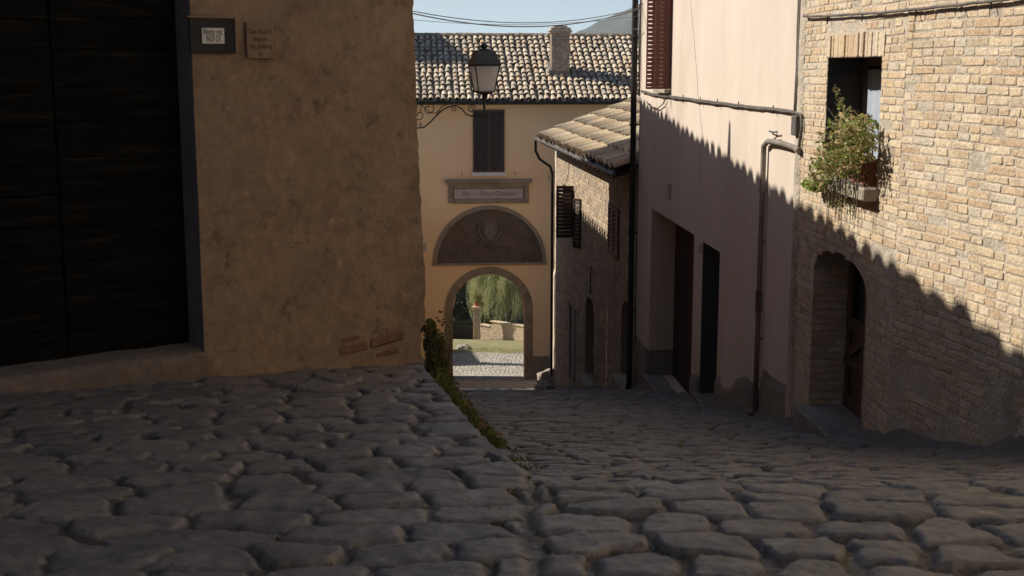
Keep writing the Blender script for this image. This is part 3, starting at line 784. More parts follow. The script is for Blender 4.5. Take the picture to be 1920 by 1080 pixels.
mb.quad((-12, 9.6, 5.6), (-4.6, 9.6, 5.6), (-4.6, 6.4, 5.6), (-12, 1.5, 5.6)); mb.quad((-9, -6, -2.5), tuple(FL.pt(0, -2.5)), tuple(FL.pt(0, 5.6)), (-9, -6, 5.6))
mb.build('shade_wing', M['leftwall'], LH)  # unseen block added to keep the foreground in shade
# flue pipe on the roof
sp = FP.hp(1368, 226); q = backproj(sp)
mb = MB(); mb.tube([(q.x - .05, q.y, eave_z(q.y) - .05), (q.x - .05, q.y, q.z)], .10, 8, r2=.04)
mb.build('aerial_pole', M['iron'], LH)

# ---- signs on the left wall
def plate(fr, u0, v0, u1, v1, o, th, name, mat, parent, b=.008, rough=0):
    a0, zt = fr.hit(u0, v0, o); a1, zb = fr.hit(u1, v1, o)
    mb = MB(); mb.bev(fr.pt((a0 + a1) / 2, (zt + zb) / 2, o), fr.d * abs(a1 - a0) / 2, fr.n * th / 2, Z * abs(zt - zb) / 2, b)
    return mb.build(name, mat, parent), (a0 + a1) / 2, (zt + zb) / 2, abs(a1 - a0), abs(zt - zb)
p = FL.hp(397, 66)
sg = empty('plaque', p, 'black slate plaque with a small white paper notice, on the brown wall', 'plaque')
plate(FL, 353, 32, 441, 100, .02, .025, 'backplate', M['slate'], sg, .01)
fm = MB()
a0, zt = FL.hit(351, 30, .03); a1, zb = FL.hit(444, 101, .03)
for k in range(24):
    pass
fm.bev(FL.pt(a1 - .004, (zt + zb) / 2, .03), FL.d * .008, FL.n * .014, Z * (zt - zb) / 2, .004)
fm.bev(FL.pt((a0 + a1) / 2 - .01, zt - .004, .03), FL.d * ((a1 - a0) / 2 - .006), FL.n * .012, Z * .007, .004)
fm.build('rim', M['plaque2'], sg)
_, ca, cz, cw, chh = plate(FL, 378, 52, 421, 82, .036, .004, 'notice', M['paper'], sg, .001)
text_mesh(M['letter'], 'Nzoss rut.', FL, ca, cz + chh * .24, .055, .0385, sg, width=cw * .86)
text_mesh(M['letter'], 'NOI OI', FL, ca, cz - chh * .20, .058, .0385, sg, width=cw * .60)
p = FL.hp(487, 75)
sg = empty('plaque', p, 'faded brown stone tablet with worn lettering, right of the black plaque', 'plaque')
_, ca, cz, cw, chh = plate(FL, 460, 41, 513, 110, .012, .02, 'tablet', M['plaque2'], sg, .006)
for k, (tx, wq) in enumerate((('Diu deos E', .86), ('ilsmrez', .5), ('vlau Ambrng', .84), ('e', .08))):
    text_mesh(M['oldletter'], tx, FL, ca, cz + chh * (.24 - .20 * k), .052, .0235, sg, width=cw * wq)

# ================================================================== LANTERN on its bracket
LY = 16.0; pxm = LY / F * 1.0
LC = at(908, 150, LY)
lan = empty('street_lamp', at(780, 235, LY), 'black wall lantern with milky panes on a scrolled iron bracket', 'street lamp')
rotl = R(45 + 17)
def zof(v): return at(908, v, LY).z
def sqring(r, z): return (r * 1.4142, z - LC.z)
mb = MB()
prof = [(26.5, 122), (27.5, 120), (27.0, 118), (22.5, 110), (19.5, 100), (17.5, 95), (10, 93.5), (8, 91)]
mb.lathe(LC, [sqring(w_ * pxm * .93, zof(v)) for w_, v in prof] , 4, rot=rotl); mb.build('lantern_roof', M['lampmetal'], lan)
mb = MB(); mb.lathe(LC, [(w_ * pxm, zof(v) - LC.z) for w_, v in ((12, 96), (9, 93), (5.5, 91.5), (5, 90), (9, 87.5), (9.5, 86), (6, 84), (4, 81.5), (.1, 81))], 12); mb.build('finial', M['lampmetal'], lan)
tw, bw = 23.2 * pxm, 15.2 * pxm; zt, zb = zof(123), zof(172)
mb = MB(); cs_t = []; cs_b = []
for k in range(4):
    a = rotl + k * math.pi / 2
    cs_t.append(LC + Vector((math.cos(a) * tw * 1.4142, math.sin(a) * tw * 1.4142, zt - LC.z)))
    cs_b.append(LC + Vector((math.cos(a) * bw * 1.4142, math.sin(a) * bw * 1.4142, zb - LC.z)))
for k in range(4):
    mb.tube([cs_t[k], cs_b[k]], .0075, 6); mb.tube([cs_t[k], cs_t[(k + 1) % 4]], .009, 6); mb.tube([cs_b[k], cs_b[(k + 1) % 4]], .011, 6)
mb.build('lantern_frame', M['lampmetal'], lan)
for k in range(4):
    g = MB(); j = (k + 1) % 4; cc = (cs_t[k] + cs_t[j] + cs_b[k] + cs_b[j]) / 4; inn = (LC - cc); inn.z = 0; inn = inn.normalized() * .004
    g.quad(cs_t[k] + inn, cs_t[j] + inn, cs_b[j] + inn, cs_b[k] + inn); g.build('glass_pane', M['glass'], lan)
mb = MB()
def lp(u, v, dy=0): return at(u, v, LY) + Vector((0, dy, 0))
mb.lathe(LC, [(w_ * pxm, zof(v) - LC.z) for w_, v in ((16, 173), (14, 175), (5, 177), (4, 184), (2.5, 190), (2, 212))], 10)
for sx in (-1, 1):
    mb.tube([lp(908 + sx * 13, 175), lp(908 + sx * 9, 184), lp(908 + sx * 3, 190)], .006, 6)
mb.build('lantern_stem', M['iron'], lan)
mb = MB()
def spiral(u, v, r0, turns, a0, sgn=1, n=26):
    pts = []
    for k in range(n + 1):
        t = k / n; r_ = r0 * (1 - .82 * t); a = a0 + sgn * turns * 2 * math.pi * t
        pts.append(lp(u + r_ * math.cos(a), v - r_ * math.sin(a)))
    return pts
mb.tube([lp(708, 205), lp(760, 204), lp(780, 203)], .008, 6)
main = [(735, 238), (765, 240), (785, 240), (796, 238), (806, 230), (818, 217), (830, 206), (842, 200), (855, 198), (866, 204), (874, 214), (884, 218), (893, 216), (908, 212)]
mb.tube([lp(*q) for q in main], .0085, 6)
mb.tube([lp(720, 236), lp(728, 214), lp(742, 205)], .0085, 6)
mb.tube(spiral(786, 216, 12, 1.3, 2.0), .006, 6); mb.tube(spiral(803, 204, 15, 1.5, 3.6, -1), .006, 6); mb.tube(spiral(852, 204, 6, 1.3, 1.2), .0055, 6)
mb.tube(spiral(884, 204, 8, 1.4, .3), .006, 6); mb.tube(spiral(789, 234, 4, 1.2, 1.0), .005, 6); mb.tube(spiral(766, 214, 13, 1.4, .5), .006, 6)
mb.tube([lp(796, 202), lp(805, 210), lp(818, 213), lp(826, 207)], .005, 6); mb.tube([lp(818, 213), lp(828, 200), lp(836, 197)], .005, 6)
mb.tube([lp(790, 196), lp(797, 203), lp(803, 198)], .005, 6)
mb.tube([lp(700, 190), lp(700, 250)], .014, 6)
mb.build('bracket', M['iron'], lan)

# ================================================================== PINK HOUSE
PH = empty('pink_house', FP.pt(4, -5, -1.5), 'tall pale pink plastered house, sunlit above and shaded below, right side of the lane', 'house')
def op_px(fr, ul, vl, ur, vr, vbot, rise=0, ub=None):
    a0, z0 = fr.hit(ul, vl); a1, z1 = fr.hit(ur, vr); am = (a0 + a1) / 2
    ab, zb = fr.hit(ub or ul, vbot)
    return Op(a0, a1, zb, (z0 + z1) / 2, rise)
G1 = op_px(FP, 1222, 391, 1302, 440, 738, 0, 1218)
G2 = op_px(FP, 1318, 454, 1350, 472, 758, 0, 1312)
G2.z0 = -4.45; G1.z0 = -5.15
print('G1', vars(G1), 'G2', vars(G2))
hg = FP.hit(1258, 125)[0]
W1 = Op(hg + .02, hg + .95, -.66, 1.3)
W1.z0 = FP.hit(1245, 166)[1]
mb = MB()
wall_sheet(mb, FP, -.02, FP.L, -6.5, 5.0, [G1, G2, W1], cell=.5)
reveal(mb, FP, G1, .50); reveal(mb, FP, G2, .30, which='tlb'); reveal(mb, FP, W1, .25)
mb.quad(FP.pt(FP.L, -6.5), FP.pt(FP.L, 5), FP.pt(FP.L, 5, -7), FP.pt(FP.L, -6.5, -7))
mb.quad(FP.pt(-.02, -3), FP.pt(-.02, 5), FP.pt(-.02, 5, -7), FP.pt(-.02, -3, -7))
mb.build('wall', M['pink'], PH)
mb = MB(); bed = MB()
coppi(mb, bed, FP.pt(-.3, 5.05, .4), FP.pt(FP.L + .3, 5.05, .4), Vector((1, 0, .33)), 7, pitch=.34, r=.115)
mb.build('roof', M['tile'], PH); bed.build('channel_tiles', M['channel'], PH)
# cement skirting with an uneven top
def skirt(mb, fr, a0, a1, zf, o=.012, step=.05):
    a = a0
    while a < a1:
        b = min(a + step, a1); mid = (a + b) / 2
        g0, g1 = street_z(fr.pt(a, 0).x, fr.pt(a, 0).y) - .15, street_z(fr.pt(b, 0).x, fr.pt(b, 0).y) - .15
        t0, t1 = zf(a), zf(b)
        n = 6
        for k in range(n):
            f0, f1 = k / n, (k + 1) / n
            def q(aa, g, t, f): 
                z = g + (t - g) * f; return fr.pt(aa, z, (o + .012 * (1 + noise.noise(Vector((aa * 4, z * 4, 0))))) if f < 1 else .002)
            mb.quad(q(a, g0, t0, f0), q(b, g1, t1, f0), q(b, g1, t1, f1), q(a, g0, t0, f1))
        a = b
def pz(pts, fr, namp=.05):
    st = sorted([fr.hit(u, v) for u, v in pts])
    def f(a):
        r_ = st[0][1]
        if a >= st[-1][0]: r_ = st[-1][1]
        else:
            for (x0, y0), (x1, y1) in zip(st, st[1:]):
                if x0 <= a <= x1: r_ = y0 + (y1 - y0) * (a - x0) / (x1 - x0); break
        return r_ + namp * .5 * fbm((a, 0, 7), 2, 3) + namp * .35 * fbm((a, 3, 7), 14, 3)
    return f
szf = pz([(1490, 700), (1475, 722), (1460, 715), (1442, 700), (1432, 690), (1425, 735), (1415, 722), (1400, 706), (1382, 710), (1370, 728), (1355, 728), (1348, 706), (1310, 705), (1298, 700), (1218, 660), (1205, 645)], FP, .05)
for sa, sb in ((0, G2.s0), (G2.s1, G1.s0), (G1.s1, FP.L - .02)):
    mb = MB(); skirt(mb, FP, sa, sb, szf, step=.03); mb.build('skirting', M['cement'], PH)
mb = MB(); zsk = FP.hit(1224, 665)[1]
mb.box(FP.pt(G1.s1 - .008, (zsk + G1.z0) / 2 - .2, -.25), FP.d * .008, FP.n * .245, Z * ((zsk - G1.z0) / 2 + .2)); mb.build('skirting', M['cement'], PH)
# garage door in the recess
mb = MB(); o = -.42; x = G1.s0 - .02
nb = 9
for k in range(nb):
    wd = (G1.s1 - .02 - x) / nb
    mb.bev(FP.pt(x + wd * (k + .5), (G1.z0 + G1.z1) / 2, o), FP.d * (wd / 2 - .006), FP.n * .02, Z * (G1.z1 - G1.z0) / 2, .006)
mb.box(FP.pt((G1.s0 + G1.s1) / 2, (G1.z0 + G1.z1) / 2, o - .04), FP.d * (G1.s1 - G1.s0) / 2, FP.n * .01, Z * (G1.z1 - G1.z0) / 2)
mb.build('plank_door', M['darkwood'], PH)
mb = MB(); mb.bev(FP.pt((G2.s0 + G2.s1) / 2, (G2.z0 + G2.z1) / 2, -.27), FP.d * (G2.s1 - G2.s0) / 2, FP.n * .02, Z * (G2.z1 - G2.z0) / 2, .01)
mb.build('narrow_door', M['black'], PH)
mb = MB(); mb.box(FP.pt(G2.s1 - .006, (G2.z0 + G2.z1) / 2, -.125), FP.d * .006, FP.n * .122, Z * (G2.z1 - G2.z0) / 2 * .995); mb.build('jamb_panel', M['greydoor'], PH)
# thresholds
for (p_, zz_) in ((G1, 0), (G2, 0)):
    mb = MB(); mb.bev(FP.pt((p_.s0 + p_.s1) / 2, p_.z0 - .19, -.08), FP.d * ((p_.s1 - p_.s0) / 2 + .05), FP.n * .17, Z * .20, .02)
    mb.build('doorstep', M['cement'], PH)
# window with its open shutter leaf
mb = MB(); mb.box(FP.pt((W1.s0 + W1.s1) / 2, (W1.z0 + W1.z1) / 2, -.22), FP.d * (W1.s1 - W1.s0) / 2, FP.n * .01, Z * (W1.z1 - W1.z0) / 2)
win = mb.build('window', M['black'], PH)
mb = MB(); mb.bev(FP.pt((W1.s0 + W1.s1) / 2, W1.z0 - .035, .03), FP.d * ((W1.s1 - W1.s0) / 2 + .06), FP.n * .06, Z * .03, .008); mb.build('sill', M['sill'], win)
hinge = FP.pt(hg, 0, .0)
out = FP.n * .17 + FP.d * .01
def leafat(p0, vec, name='shutter'):
    fr_ = Frame((p0.x, p0.y), (p0.x + vec.x, p0.y + vec.y), 1)
    return louvre(name, PH, fr_, 0, fr_.L, W1.z0 + .0, W1.z1, 0, .035, M['shutter_red'], slat=.062)
leafat(hinge + FP.n * .09, FP.n * .15 + FP.d * .015); leafat(hinge + FP.n * .245 + FP.d * .015, FP.n * .13 + FP.d * .02)
mb = MB(); mb.bev(hinge + FP.n * .045 + Z * (W1.z0 + W1.z1) / 2, FP.n * .043, FP.d * .018, Z * (W1.z1 - W1.z0) / 2, .004); mb.build('shutter_frame', M['shutter_red'], PH)
leafat(FP.pt(W1.s1 + .02, 0, .02), FP.d * .42 + FP.n * .02)
# small enamel plate and a door number
plate(FP, 1251, 343, 1257, 374, .008, .012, 'enamel_plate', M['inscr'], PH, .003)
plate(FP, 1311, 456, 1315, 477, .008, .012, 'number_plate', M['inscr'], PH, .003)

def crack_line(pxs, nm='crack'):
    mb = MB(); mb.tube(wav0(FP, pxs, .001), .0035, 4, False); mb.build(nm, M['cement'], PH)
def wav0(fr, pxs, o):
    P_ = [fr.hp(u, v, o) for u, v in pxs]; r_ = []
    for a, b in zip(P_, P_[1:]):
        for k in range(6): q = a.lerp(b, k / 6); r_.append(q + fr.d * .03 * noise.noise(q * 4))
    return r_ + [P_[-1]]
crack_line([(1294, -10), (1300, 60), (1306, 130), (1311, 200), (1318, 262)])
# black downpipe at the far corner
def pipe_thing(name, label, cat, pts, r, mat, nseg=8, clips=(), loc=None, fr=None):
    e = empty(name, pts[-1] if loc is None else loc, label, cat)
    mb = MB(); mb.tube(pts, r, nseg); mb.build('pipe', mat, e)
    for c in clips:
        q = MB(); q.lathe(c, [(r * 1.25, -.02), (r * 1.35, 0), (r * 1.25, .02)], 8)
        if fr is not None: q.box(Vector(c) - fr.n * r * 1.6, fr.d * .008, fr.n * r * .9, Z * .012)
        q.build('clip', mat, e)
    return e
aL = FP.L + .02
pts = [FP.pt(aL + .0, 4.9, .10)] + [FP.pt(aL, z, .10) for z in (2, 0, -2, -4)] + [FP.pt(aL, -5.6, .10), FP.pt(aL, -5.85, .13)]
pipe_thing('downpipe', 'thick black downpipe at the far corner of the pink house, full height', 'downpipe', pts, .052, M['pipe_dark'], 10, [FP.pt(aL, z, .10) for z in (-4.3, -2.9, -1.0, .5)], fr=FP)
# second thin pipe beside it
pts = [FP.pt(aL - .14, z, .03) for z in (4.9, 2, 0, -.45)]
pipe_thing('cable', 'thin pale conduit running up beside the black downpipe above the roof edge', 'cable', pts, .014, M['cable'], 6, [FP.pt(aL - .14, z, .03) for z in (.1, .6)])
# bent grey waste pipe
def fpp(u, v, o=.05, fr=FP): return fr.hp(u, v, o)
a_, _ = FP.hit(1428, 400, .05)
def vp(z): return FP.pt(a_, z, .05)
zt_ = FP.hit(1432, 270, .05)[1]; zb_ = FP.hit(1418, 775, .05)[1]
pts = [fpp(1498, 283), fpp(1490, 277), fpp(1470, 270), fpp(1452, 266), fpp(1440, 265), vp(zt_ - .02), vp(zt_ - .12), vp(-2), vp(-2.5), vp(zb_ + .03)]
wp = pipe_thing('waste_pipe', 'slim grey waste pipe that bends over and drops down the pink wall', 'pipe', pts, .030, M['pipe'], 10, [vp(zt_ - .5), vp(-1.9), vp(-3.0)], fr=FP)
mb = MB(); zc = FP.hit(1424, 560)[1]; mb.tube([vp(zc + .12), vp(zc - .12)], .037, 10); mb.build('joint_sleeve', M['pipe'], wp); mb = MB(); mb.tube([vp(zb_ + .12), vp(zb_), FP.pt(a_ + .08, zb_ - .03, .09)], .04, 10); mb.build('pipe_foot', M['pipe'], wp)
# bundle of cables across the wall, with clips and box
def wav(fr, pxs, o, amp=.006, n=5):
    P_ = [fr.hp(u, v, o) for u, v in pxs]; r_ = []
    for a, b in zip(P_, P_[1:]):
        for k in range(n):
            q = a.lerp(b, k / n); r_.append(q + Z * amp * noise.noise(q * 5) + fr.n * amp * .5 * noise.noise(q * 4 + Vector((9, 0, 0))))
    r_.append(P_[-1]); return r_
cb = empty('cable_bundle', FP.hp(1370, 196), 'sagging bundle of grey cables clipped across the pink wall below the shutter', 'cables')
cpx = [(1203, 170), (1225, 176), (1256, 180), (1290, 185), (1330, 190), (1370, 195), (1400, 199), (1440, 203), (1470, 206), (1490, 210)]
mb = MB(); mb.tube(wav(FP, cpx, .03), .014, 7); mb.tube(wav(FP, [(u, v + 2.5) for u, v in cpx], .035, .014), .011, 6)
mb.tube(wav(FP, [(1490, 210), (1502, 216), (1504, 240), (1500, 262), (1497, 282)], .04), .016, 7)
mb.tube(wav(FP, [(1212, 190), (1220, 200), (1233, 203), (1243, 195), (1247, 186)], .04), .009, 6)
mb.build('cables', M['cable'], cb)
for u, v in ((1281, 184), (1313, 188), (1345, 192), (1385, 197), (1450, 204)):
    q = MB(); q.tube([FP.hp(u, v - 6, .03), FP.hp(u, v + 9, .045)], .007, 5); q.build('clip', M['iron'], cb)
jb = plate(FP, 1489, 216, 1496, 255, .05, .06, 'junction_box', M['gutter'], cb, .01)
# tall conduits at the joint of the two houses
cb = empty('conduit', FP.hp(1504, 100), 'pair of thin grey conduits rising straight up between pink wall and brick wall', 'cable')
for a, r_ in ((.03, .012), (.085, .010)):
    q = MB(); zend = FP.hit(1500, 215)[1]; q.tube([FP.pt(a, z, .025 + .006 * math.sin(z * 3)) for z in [4.8 - .4 * k for k in range(13)] if z > zend] + [FP.pt(a, zend, .03)], r_, 6); q.build('conduit_line', M['pipe'], cb)
# ferrous hook
mb = MB(); mb.tube([FP.hp(1442, 246, .03), FP.hp(1450, 248, .05), FP.hp(1457, 247, .05), FP.hp(1457, 256, .05), FP.hp(1452, 260, .02)], .008, 6)
mb.build('wall_hook', M['iron'], loc=FP.hp(1450, 250), label='small bent iron hook on the sunlit pink wall above the pipe elbow', cat='hook')

# ================================================================== BRICK HOUSE
BH = empty('brick_house', (3.4, 9.5, -3), 'tall buff brick house with a planted window and an arched plank door, right foreground', 'house')
a0, zt = FA.hit(1553, 108); a1, zt2 = FA.hit(1655, 107); _, zb = FA.hit(1549, 344)
BW = Op(a1, a0, FA.hit(1600, 352)[1] + .0, (zt + zt2) / 2)
BW.z0 = -.98
ad0, _ = FA.hit(1524, 600); ad1, _ = FA.hit(1625, 600)
zdt = FA.hit(1560, 466)[1]; BD = Op(ad1, ad0, -3.27, zdt, .26)
print('BW', vars(BW), 'BD', vars(BD), 'FA.L', FA.L)
def gz(fr):
    return lambda a: street_z(fr.pt(a, 0).x, fr.pt(a, 0).y) + .02
# openings may reach over the bend of the wall: shift the bend so that they stay on FA
mb = MB()
wall_sheet(mb, FA, 0, FA.L, -4.6, 3.2, [BW, BD]); wall_sheet(mb, FB, 0, FB.L, -4.6, 3.2, [])
reveal(mb, FA, BD, .42, o=.012)
mb.quad(FB.pt(0, -4.6), FB.pt(0, 6.2), (5.6, -6.5, 6.2), (5.6, -6.5, -4.6)); mb.quad(FB.pt(0, -4.6), FB.pt(0, 6.2), FB.pt(0, 6.2, -6), FB.pt(0, -4.6, -6)); mb.quad(FA.pt(FA.L, 3.2), FA.pt(FA.L, 3.2, -6), FA.pt(0, 3.2, -6), FA.pt(0, 3.2)); mb.quad(FB.pt(FB.L, 3.2), FB.pt(FB.L, 3.2, -6), FB.pt(0, 3.2, -6), FB.pt(0, 3.2))  # first quad: unseen wall added uphill to cut the sky fill
wall = mb.build('wall', M['mortar'], BH)
mb = MB()
LT = Op(BW.s0 - .06, BW.s1 + .06, BW.z1, BW.z1 + .21)
rend = lambda a, z: not (z < -3.0 + .4 * noise.noise(Vector((a * 1.5, z * 2, 0))) and noise.noise(Vector((a * 2, z * 3, 4))) > .05) and not (a > FA.L - .13 + .08 * noise.noise(Vector((0, z * 3, 0))) )and not (noise.noise(Vector((a * 1.3, z * 1.6, 11))) > .45) and random.random() > .025
brick_wall(mb, FA, .0, FA.L - .01, -3.95, 1.1, .066, .285, [BW, BD, LT], zmin=gz(FA), extra=rend, jit=.0055, prot=.0065, joint=.013, tilt=lambda a: .012 * noise.noise(Vector((a * .9, 0, 2))))
rendB = lambda a, z: not (z < -2.35 + .4 * noise.noise(Vector((a * 1.5, z * 2, 2))) and noise.noise(Vector((a * 2, z * 3, 7))) > .0) and not (noise.noise(Vector((a * 1.1, z * 2.2, 21))) > .42) and random.random() > .025
brick_wall(mb, FB, 0, FB.L - .0, -3.3, 1.1, .066, .285, [], zmin=gz(FB), extra=rendB, jit=.0055, prot=.0065, joint=.013, tilt=lambda a: .012 * noise.noise(Vector((a * .9, 0, 6))))
a = LT.s0
while a < LT.s1 - .03:
    wd = random.uniform(.062, .082); brick_face(mb, FA, a, a + wd - .010, LT.z0 + .002, LT.z1 + random.uniform(-.012, .006), .016, .003); a += wd
# bricks lining the reveal of the doorway and window (far jambs face the lane)
for p_, dp in ((BD, .42),):
    fj = Frame(FA.pt(p_.s1, 0, .012).xy[:], FA.pt(p_.s1, 0, .012 - dp).xy[:], 1)
    if fj.n.y > 0: fj = Frame(FA.pt(p_.s1, 0, .012).xy[:], FA.pt(p_.s1, 0, .012 - dp).xy[:], -1)
    brick_wall(mb, fj, 0, fj.L, p_.z0, p_.z1 - p_.rise, .068, .28, [], jit=.004, prot=.010, joint=.014)
mb.build('brickwork', M['brick'], BH)
# door
o = -.36
mb = MB()
dl, dr, db, dt = BD.s0 - .02, BD.s1 + .0, BD.z0, BD.z1
wD = dr - dl; zmid = FA.hit(1600, 597, o)[1]
for k in range(6):
    w_ = wD / 6; mb.bev(FA.pt(dl + w_ * (k + .5), (db + zmid) / 2, o - .02), FA.d * (w_ / 2 - .004), FA.n * .015, Z * (zmid - db) / 2, .005)
for z0_, z1_ in ((db, db + .12), (zmid - .10, zmid), (db + .42, db + .50)):
    mb.bev(FA.pt((dl + dr) / 2, (z0_ + z1_) / 2, o + .012), FA.d * wD / 2, FA.n * .018, Z * (z1_ - z0_) / 2, .008)
for a0_, a1_ in ((dr - .09, dr), (dr - .56, dr - .49), (dl, dl + .09)):
    mb.bev(FA.pt((a0_ + a1_) / 2, (db + dt - .2) / 2, o + .014), FA.d * (a1_ - a0_) / 2, FA.n * .019, Z * (dt - .2 - db) / 2, .008)
p0_, p1_ = FA.pt(dr - .1, db + .55, o + .012), FA.pt(dr - .5, zmid - .14, o + .012)
dv = (p1_ - p0_); mb.bev((p0_ + p1_) / 2, dv / 2, FA.n * .016, FA.n.cross(dv.normalized()) * .045, .006)
p0_, p1_ = FA.pt(dr - .5, db + .55, o + .010), FA.pt(dr - .88, zmid - .14, o + .010)
dv = (p1_ - p0_); mb.bev((p0_ + p1_) / 2, dv / 2, FA.n * .014, FA.n.cross(dv.normalized()) * .045, .006)
door = mb.build('plank_door', M['wood'], BH)
mb = MB(); mb.box(FA.pt((dl + dr) / 2, (zmid + dt) / 2, o - .03), FA.d * wD / 2, FA.n * .01, Z * (dt - zmid) / 2); mb.build('dark_pane', M['black'], door)
mb = MB(); q = FA.pt(dr - .14, zmid - .35, o + .04); mb.tube([q, q + FA.n * .04, q + FA.n * .04 - Z * .09], .008, 6); mb.build('handle', M['iron'], door)
mb = MB(); mb.bev(FA.pt((BD.s0 + BD.s1) / 2, BD.z0 - .152, -.10), FA.d * ((BD.s1 - BD.s0) / 2 + .06), FA.n * .24, Z * .16, .02)
mb.build('doorstep', M['cement'], BH)
# window
mb = MB(); o = -.34; a0_, a1_ = BW.s0, BW.s1
mb.box(FA.pt((a0_ + a1_) / 2, (BW.z0 + BW.z1) / 2, o - .04), FA.d * (a1_ - a0_) / 2, FA.n * .01, Z * (BW.z1 - BW.z0) / 2)
win = mb.build('window', M['black'], BH)
mb = MB(); reveal(mb, FA, BW, .40, o=-.004); mb.build('window_lining', M['recess_shade'], win)  # recess shade put into the lining colour
mb = MB()
cr_ = FA.hit(1643, 200, o)[0]; cl_ = FA.hit(1611, 200, o)[0]
for (x, y_, zz0, zz1) in ((a0_, a1_, BW.z1 - .07, BW.z1), (a0_, a0_ + .07, BW.z0, BW.z1), (a1_ - .07, a1_, BW.z0, BW.z1), (cl_, cl_ + .06, BW.z0, BW.z1), (a0_, a1_, BW.z0, BW.z0 + .07)):
    mb.bev(FA.pt((x + y_) / 2, (zz0 + zz1) / 2, o - .005), FA.d * (y_ - x) / 2, FA.n * .02, Z * (zz1 - zz0) / 2, .006)
mb.build('window_frame', M['wood'], win)
mb = MB(); zc0 = FA.hit(1630, 130, o)[1]
n = 16
for k in range(n):
    x0_, x1_ = a0_ + .07 + (cl_ - a0_ - .07) * k / n, a0_ + .07 + (cl_ - a0_ - .07) * (k + 1) / n
    mb.quad(FA.pt(x0_, BW.z0 + .07, o - .02 + .006 * math.sin(k * 1.9)), FA.pt(x1_, BW.z0 + .07, o - .02 + .006 * math.sin((k + 1) * 1.9)), FA.pt(x1_, zc0, o - .02 + .006 * math.sin((k + 1) * 1.9)), FA.pt(x0_, zc0, o - .02 + .006 * math.sin(k * 1.9)), True)
mb.build('curtain', M['curtain'], win)
mb = MB(); mb.bev(FA.pt((BW.s0 + BW.s1) / 2 - .01, BW.z0 - .055, -.02), FA.d * ((BW.s1 - BW.s0) / 2 + .07), FA.n * .16, Z * .055, .012)
mb.build('sill', M['sill'], win)
# pots and plant
pt_ = empty('potted_plant', FA.pt(BW.s0 + .3, BW.z0, .02), 'straggly sunlit plant in terracotta pots spilling out of the brick window', 'plant')
for a, r_ in ((BW.s0 + .17, .115), (BW.s0 + .48, .10), (BW.s0 + .80, .10)):
    mb = MB(); mb.lathe(FA.pt(a, BW.z0, -.02), [(r_ * .7, 0), (r_ * .98, .17), (r_ * 1.1, .175), (r_ * 1.1, .215), (r_ * .95, .215), (r_ * .9, .18), (0.01, .175)], 16); mb.build('pot', M['terracotta'], pt_)
mb = MB(); stm = MB()
def plant_blob(c, rad, n, size, mat_mb, flat=1.0):
    for _ in range(n):
        d = Vector((random.gauss(0, 1), random.gauss(0, 1), random.gauss(0, 1))); d.normalize(); r_ = random.random() ** .5
        p = Vector(c) + Vector((d.x * rad[0], d.y * rad[1], d.z * rad[2])) * r_
        mat_mb.leaf(p, size * random.choice((.5, .7, .9, 1.1, 1.5)) * random.uniform(.8, 1.2))
for (u, v, oo, rx, ry, rz, n_) in ((1600, 250, .22, .17, .28, .17, 900), (1575, 265, .26, .18, .28, .17, 800), (1618, 250, .10, .14, .2, .14, 420), (1560, 305, .28, .15, .28, .12, 560), (1590, 290, .26, .15, .28, .12, 560),
                              (1618, 275, .18, .12, .2, .13, 420), (1545, 318, .24, .13, .28, .11, 420), (1535, 340, .2, .10, .28, .08, 360), (1583, 215, .02, .06, .07, .08, 90), (1575, 190, -.02, .04, .05, .08, 60), (1568, 172, -.05, .03, .03, .06, 30), (1590, 325, .18, .12, .22, .05, 140)):
    plant_blob(FA.hp(u, v, oo), (rx * 1.1, ry * 1.1, rz * 1.1), int(n_ * .5), .046, mb)
for k in range(46):
    u, v = random.uniform(1530, 1645), random.uniform(200, 360); q = FA.hp(u, v, random.uniform(0, .2)); b_ = FA.pt(BW.s0 + random.choice((.17, .48, .8)), BW.z0 + .18, -.02)
    stm.tube([b_, b_.lerp(q, .5) + Vector((0, 0, .08)), q], .004, 4, False)
for k in range(16):   # trailing stems below the sill
    u = random.uniform(1545, 1610); p = FA.hp(u, 355, .16); q = p - Z * random.uniform(.1, .34) + FA.d * random.uniform(-.05, .05)
    stm.tube([p + Z * .15, p, q], .0035, 4, False)
    for j in range(7): mb.leaf(p.lerp(q, random.random()) + Vector((random.gauss(0, .012), random.gauss(0, .012), 0)), .03)
mb.build('foliage', M['leaf_dry'], pt_); stm.build('stems', M['bark'], pt_)
mb = MB(); plant_blob(FA.hp(1528, 350, .16), (.06, .20, .045), 300, .045, mb); plant_blob(FA.hp(1513, 345, .16), (.05, .10, .03), 90, .05, mb)
mb.build('bright_foliage', M['leaf_lime'], pt_)
# cable on the brick wall
cb = empty('cable_bundle', FA.hp(1600, 25), 'dark cable clipped along the top of the sunlit brick wall', 'cables')
mb = MB(); mb.tube(wav(FA, [(1507, 30), (1540, 31), (1590, 27), (1640, 25), (1690, 20)], .04) + wav(FB, [(1702, 19), (1760, 13), (1820, 7), (1880, 0), (1940, -10)], .04), .012, 7)
mb.build('cable_line', M['cable'], cb)
for u, v, fr in ((1552, 31, FA), (1617, 26, FA), (1718, 18, FB), (1803, 9, FB), (1859, 3, FB)):
    q = MB(); q.tube([fr.hp(u, v, .03), fr.hp(u - 1, v + 14, .045)], .006, 5); q.build('clip', M['iron'], cb)
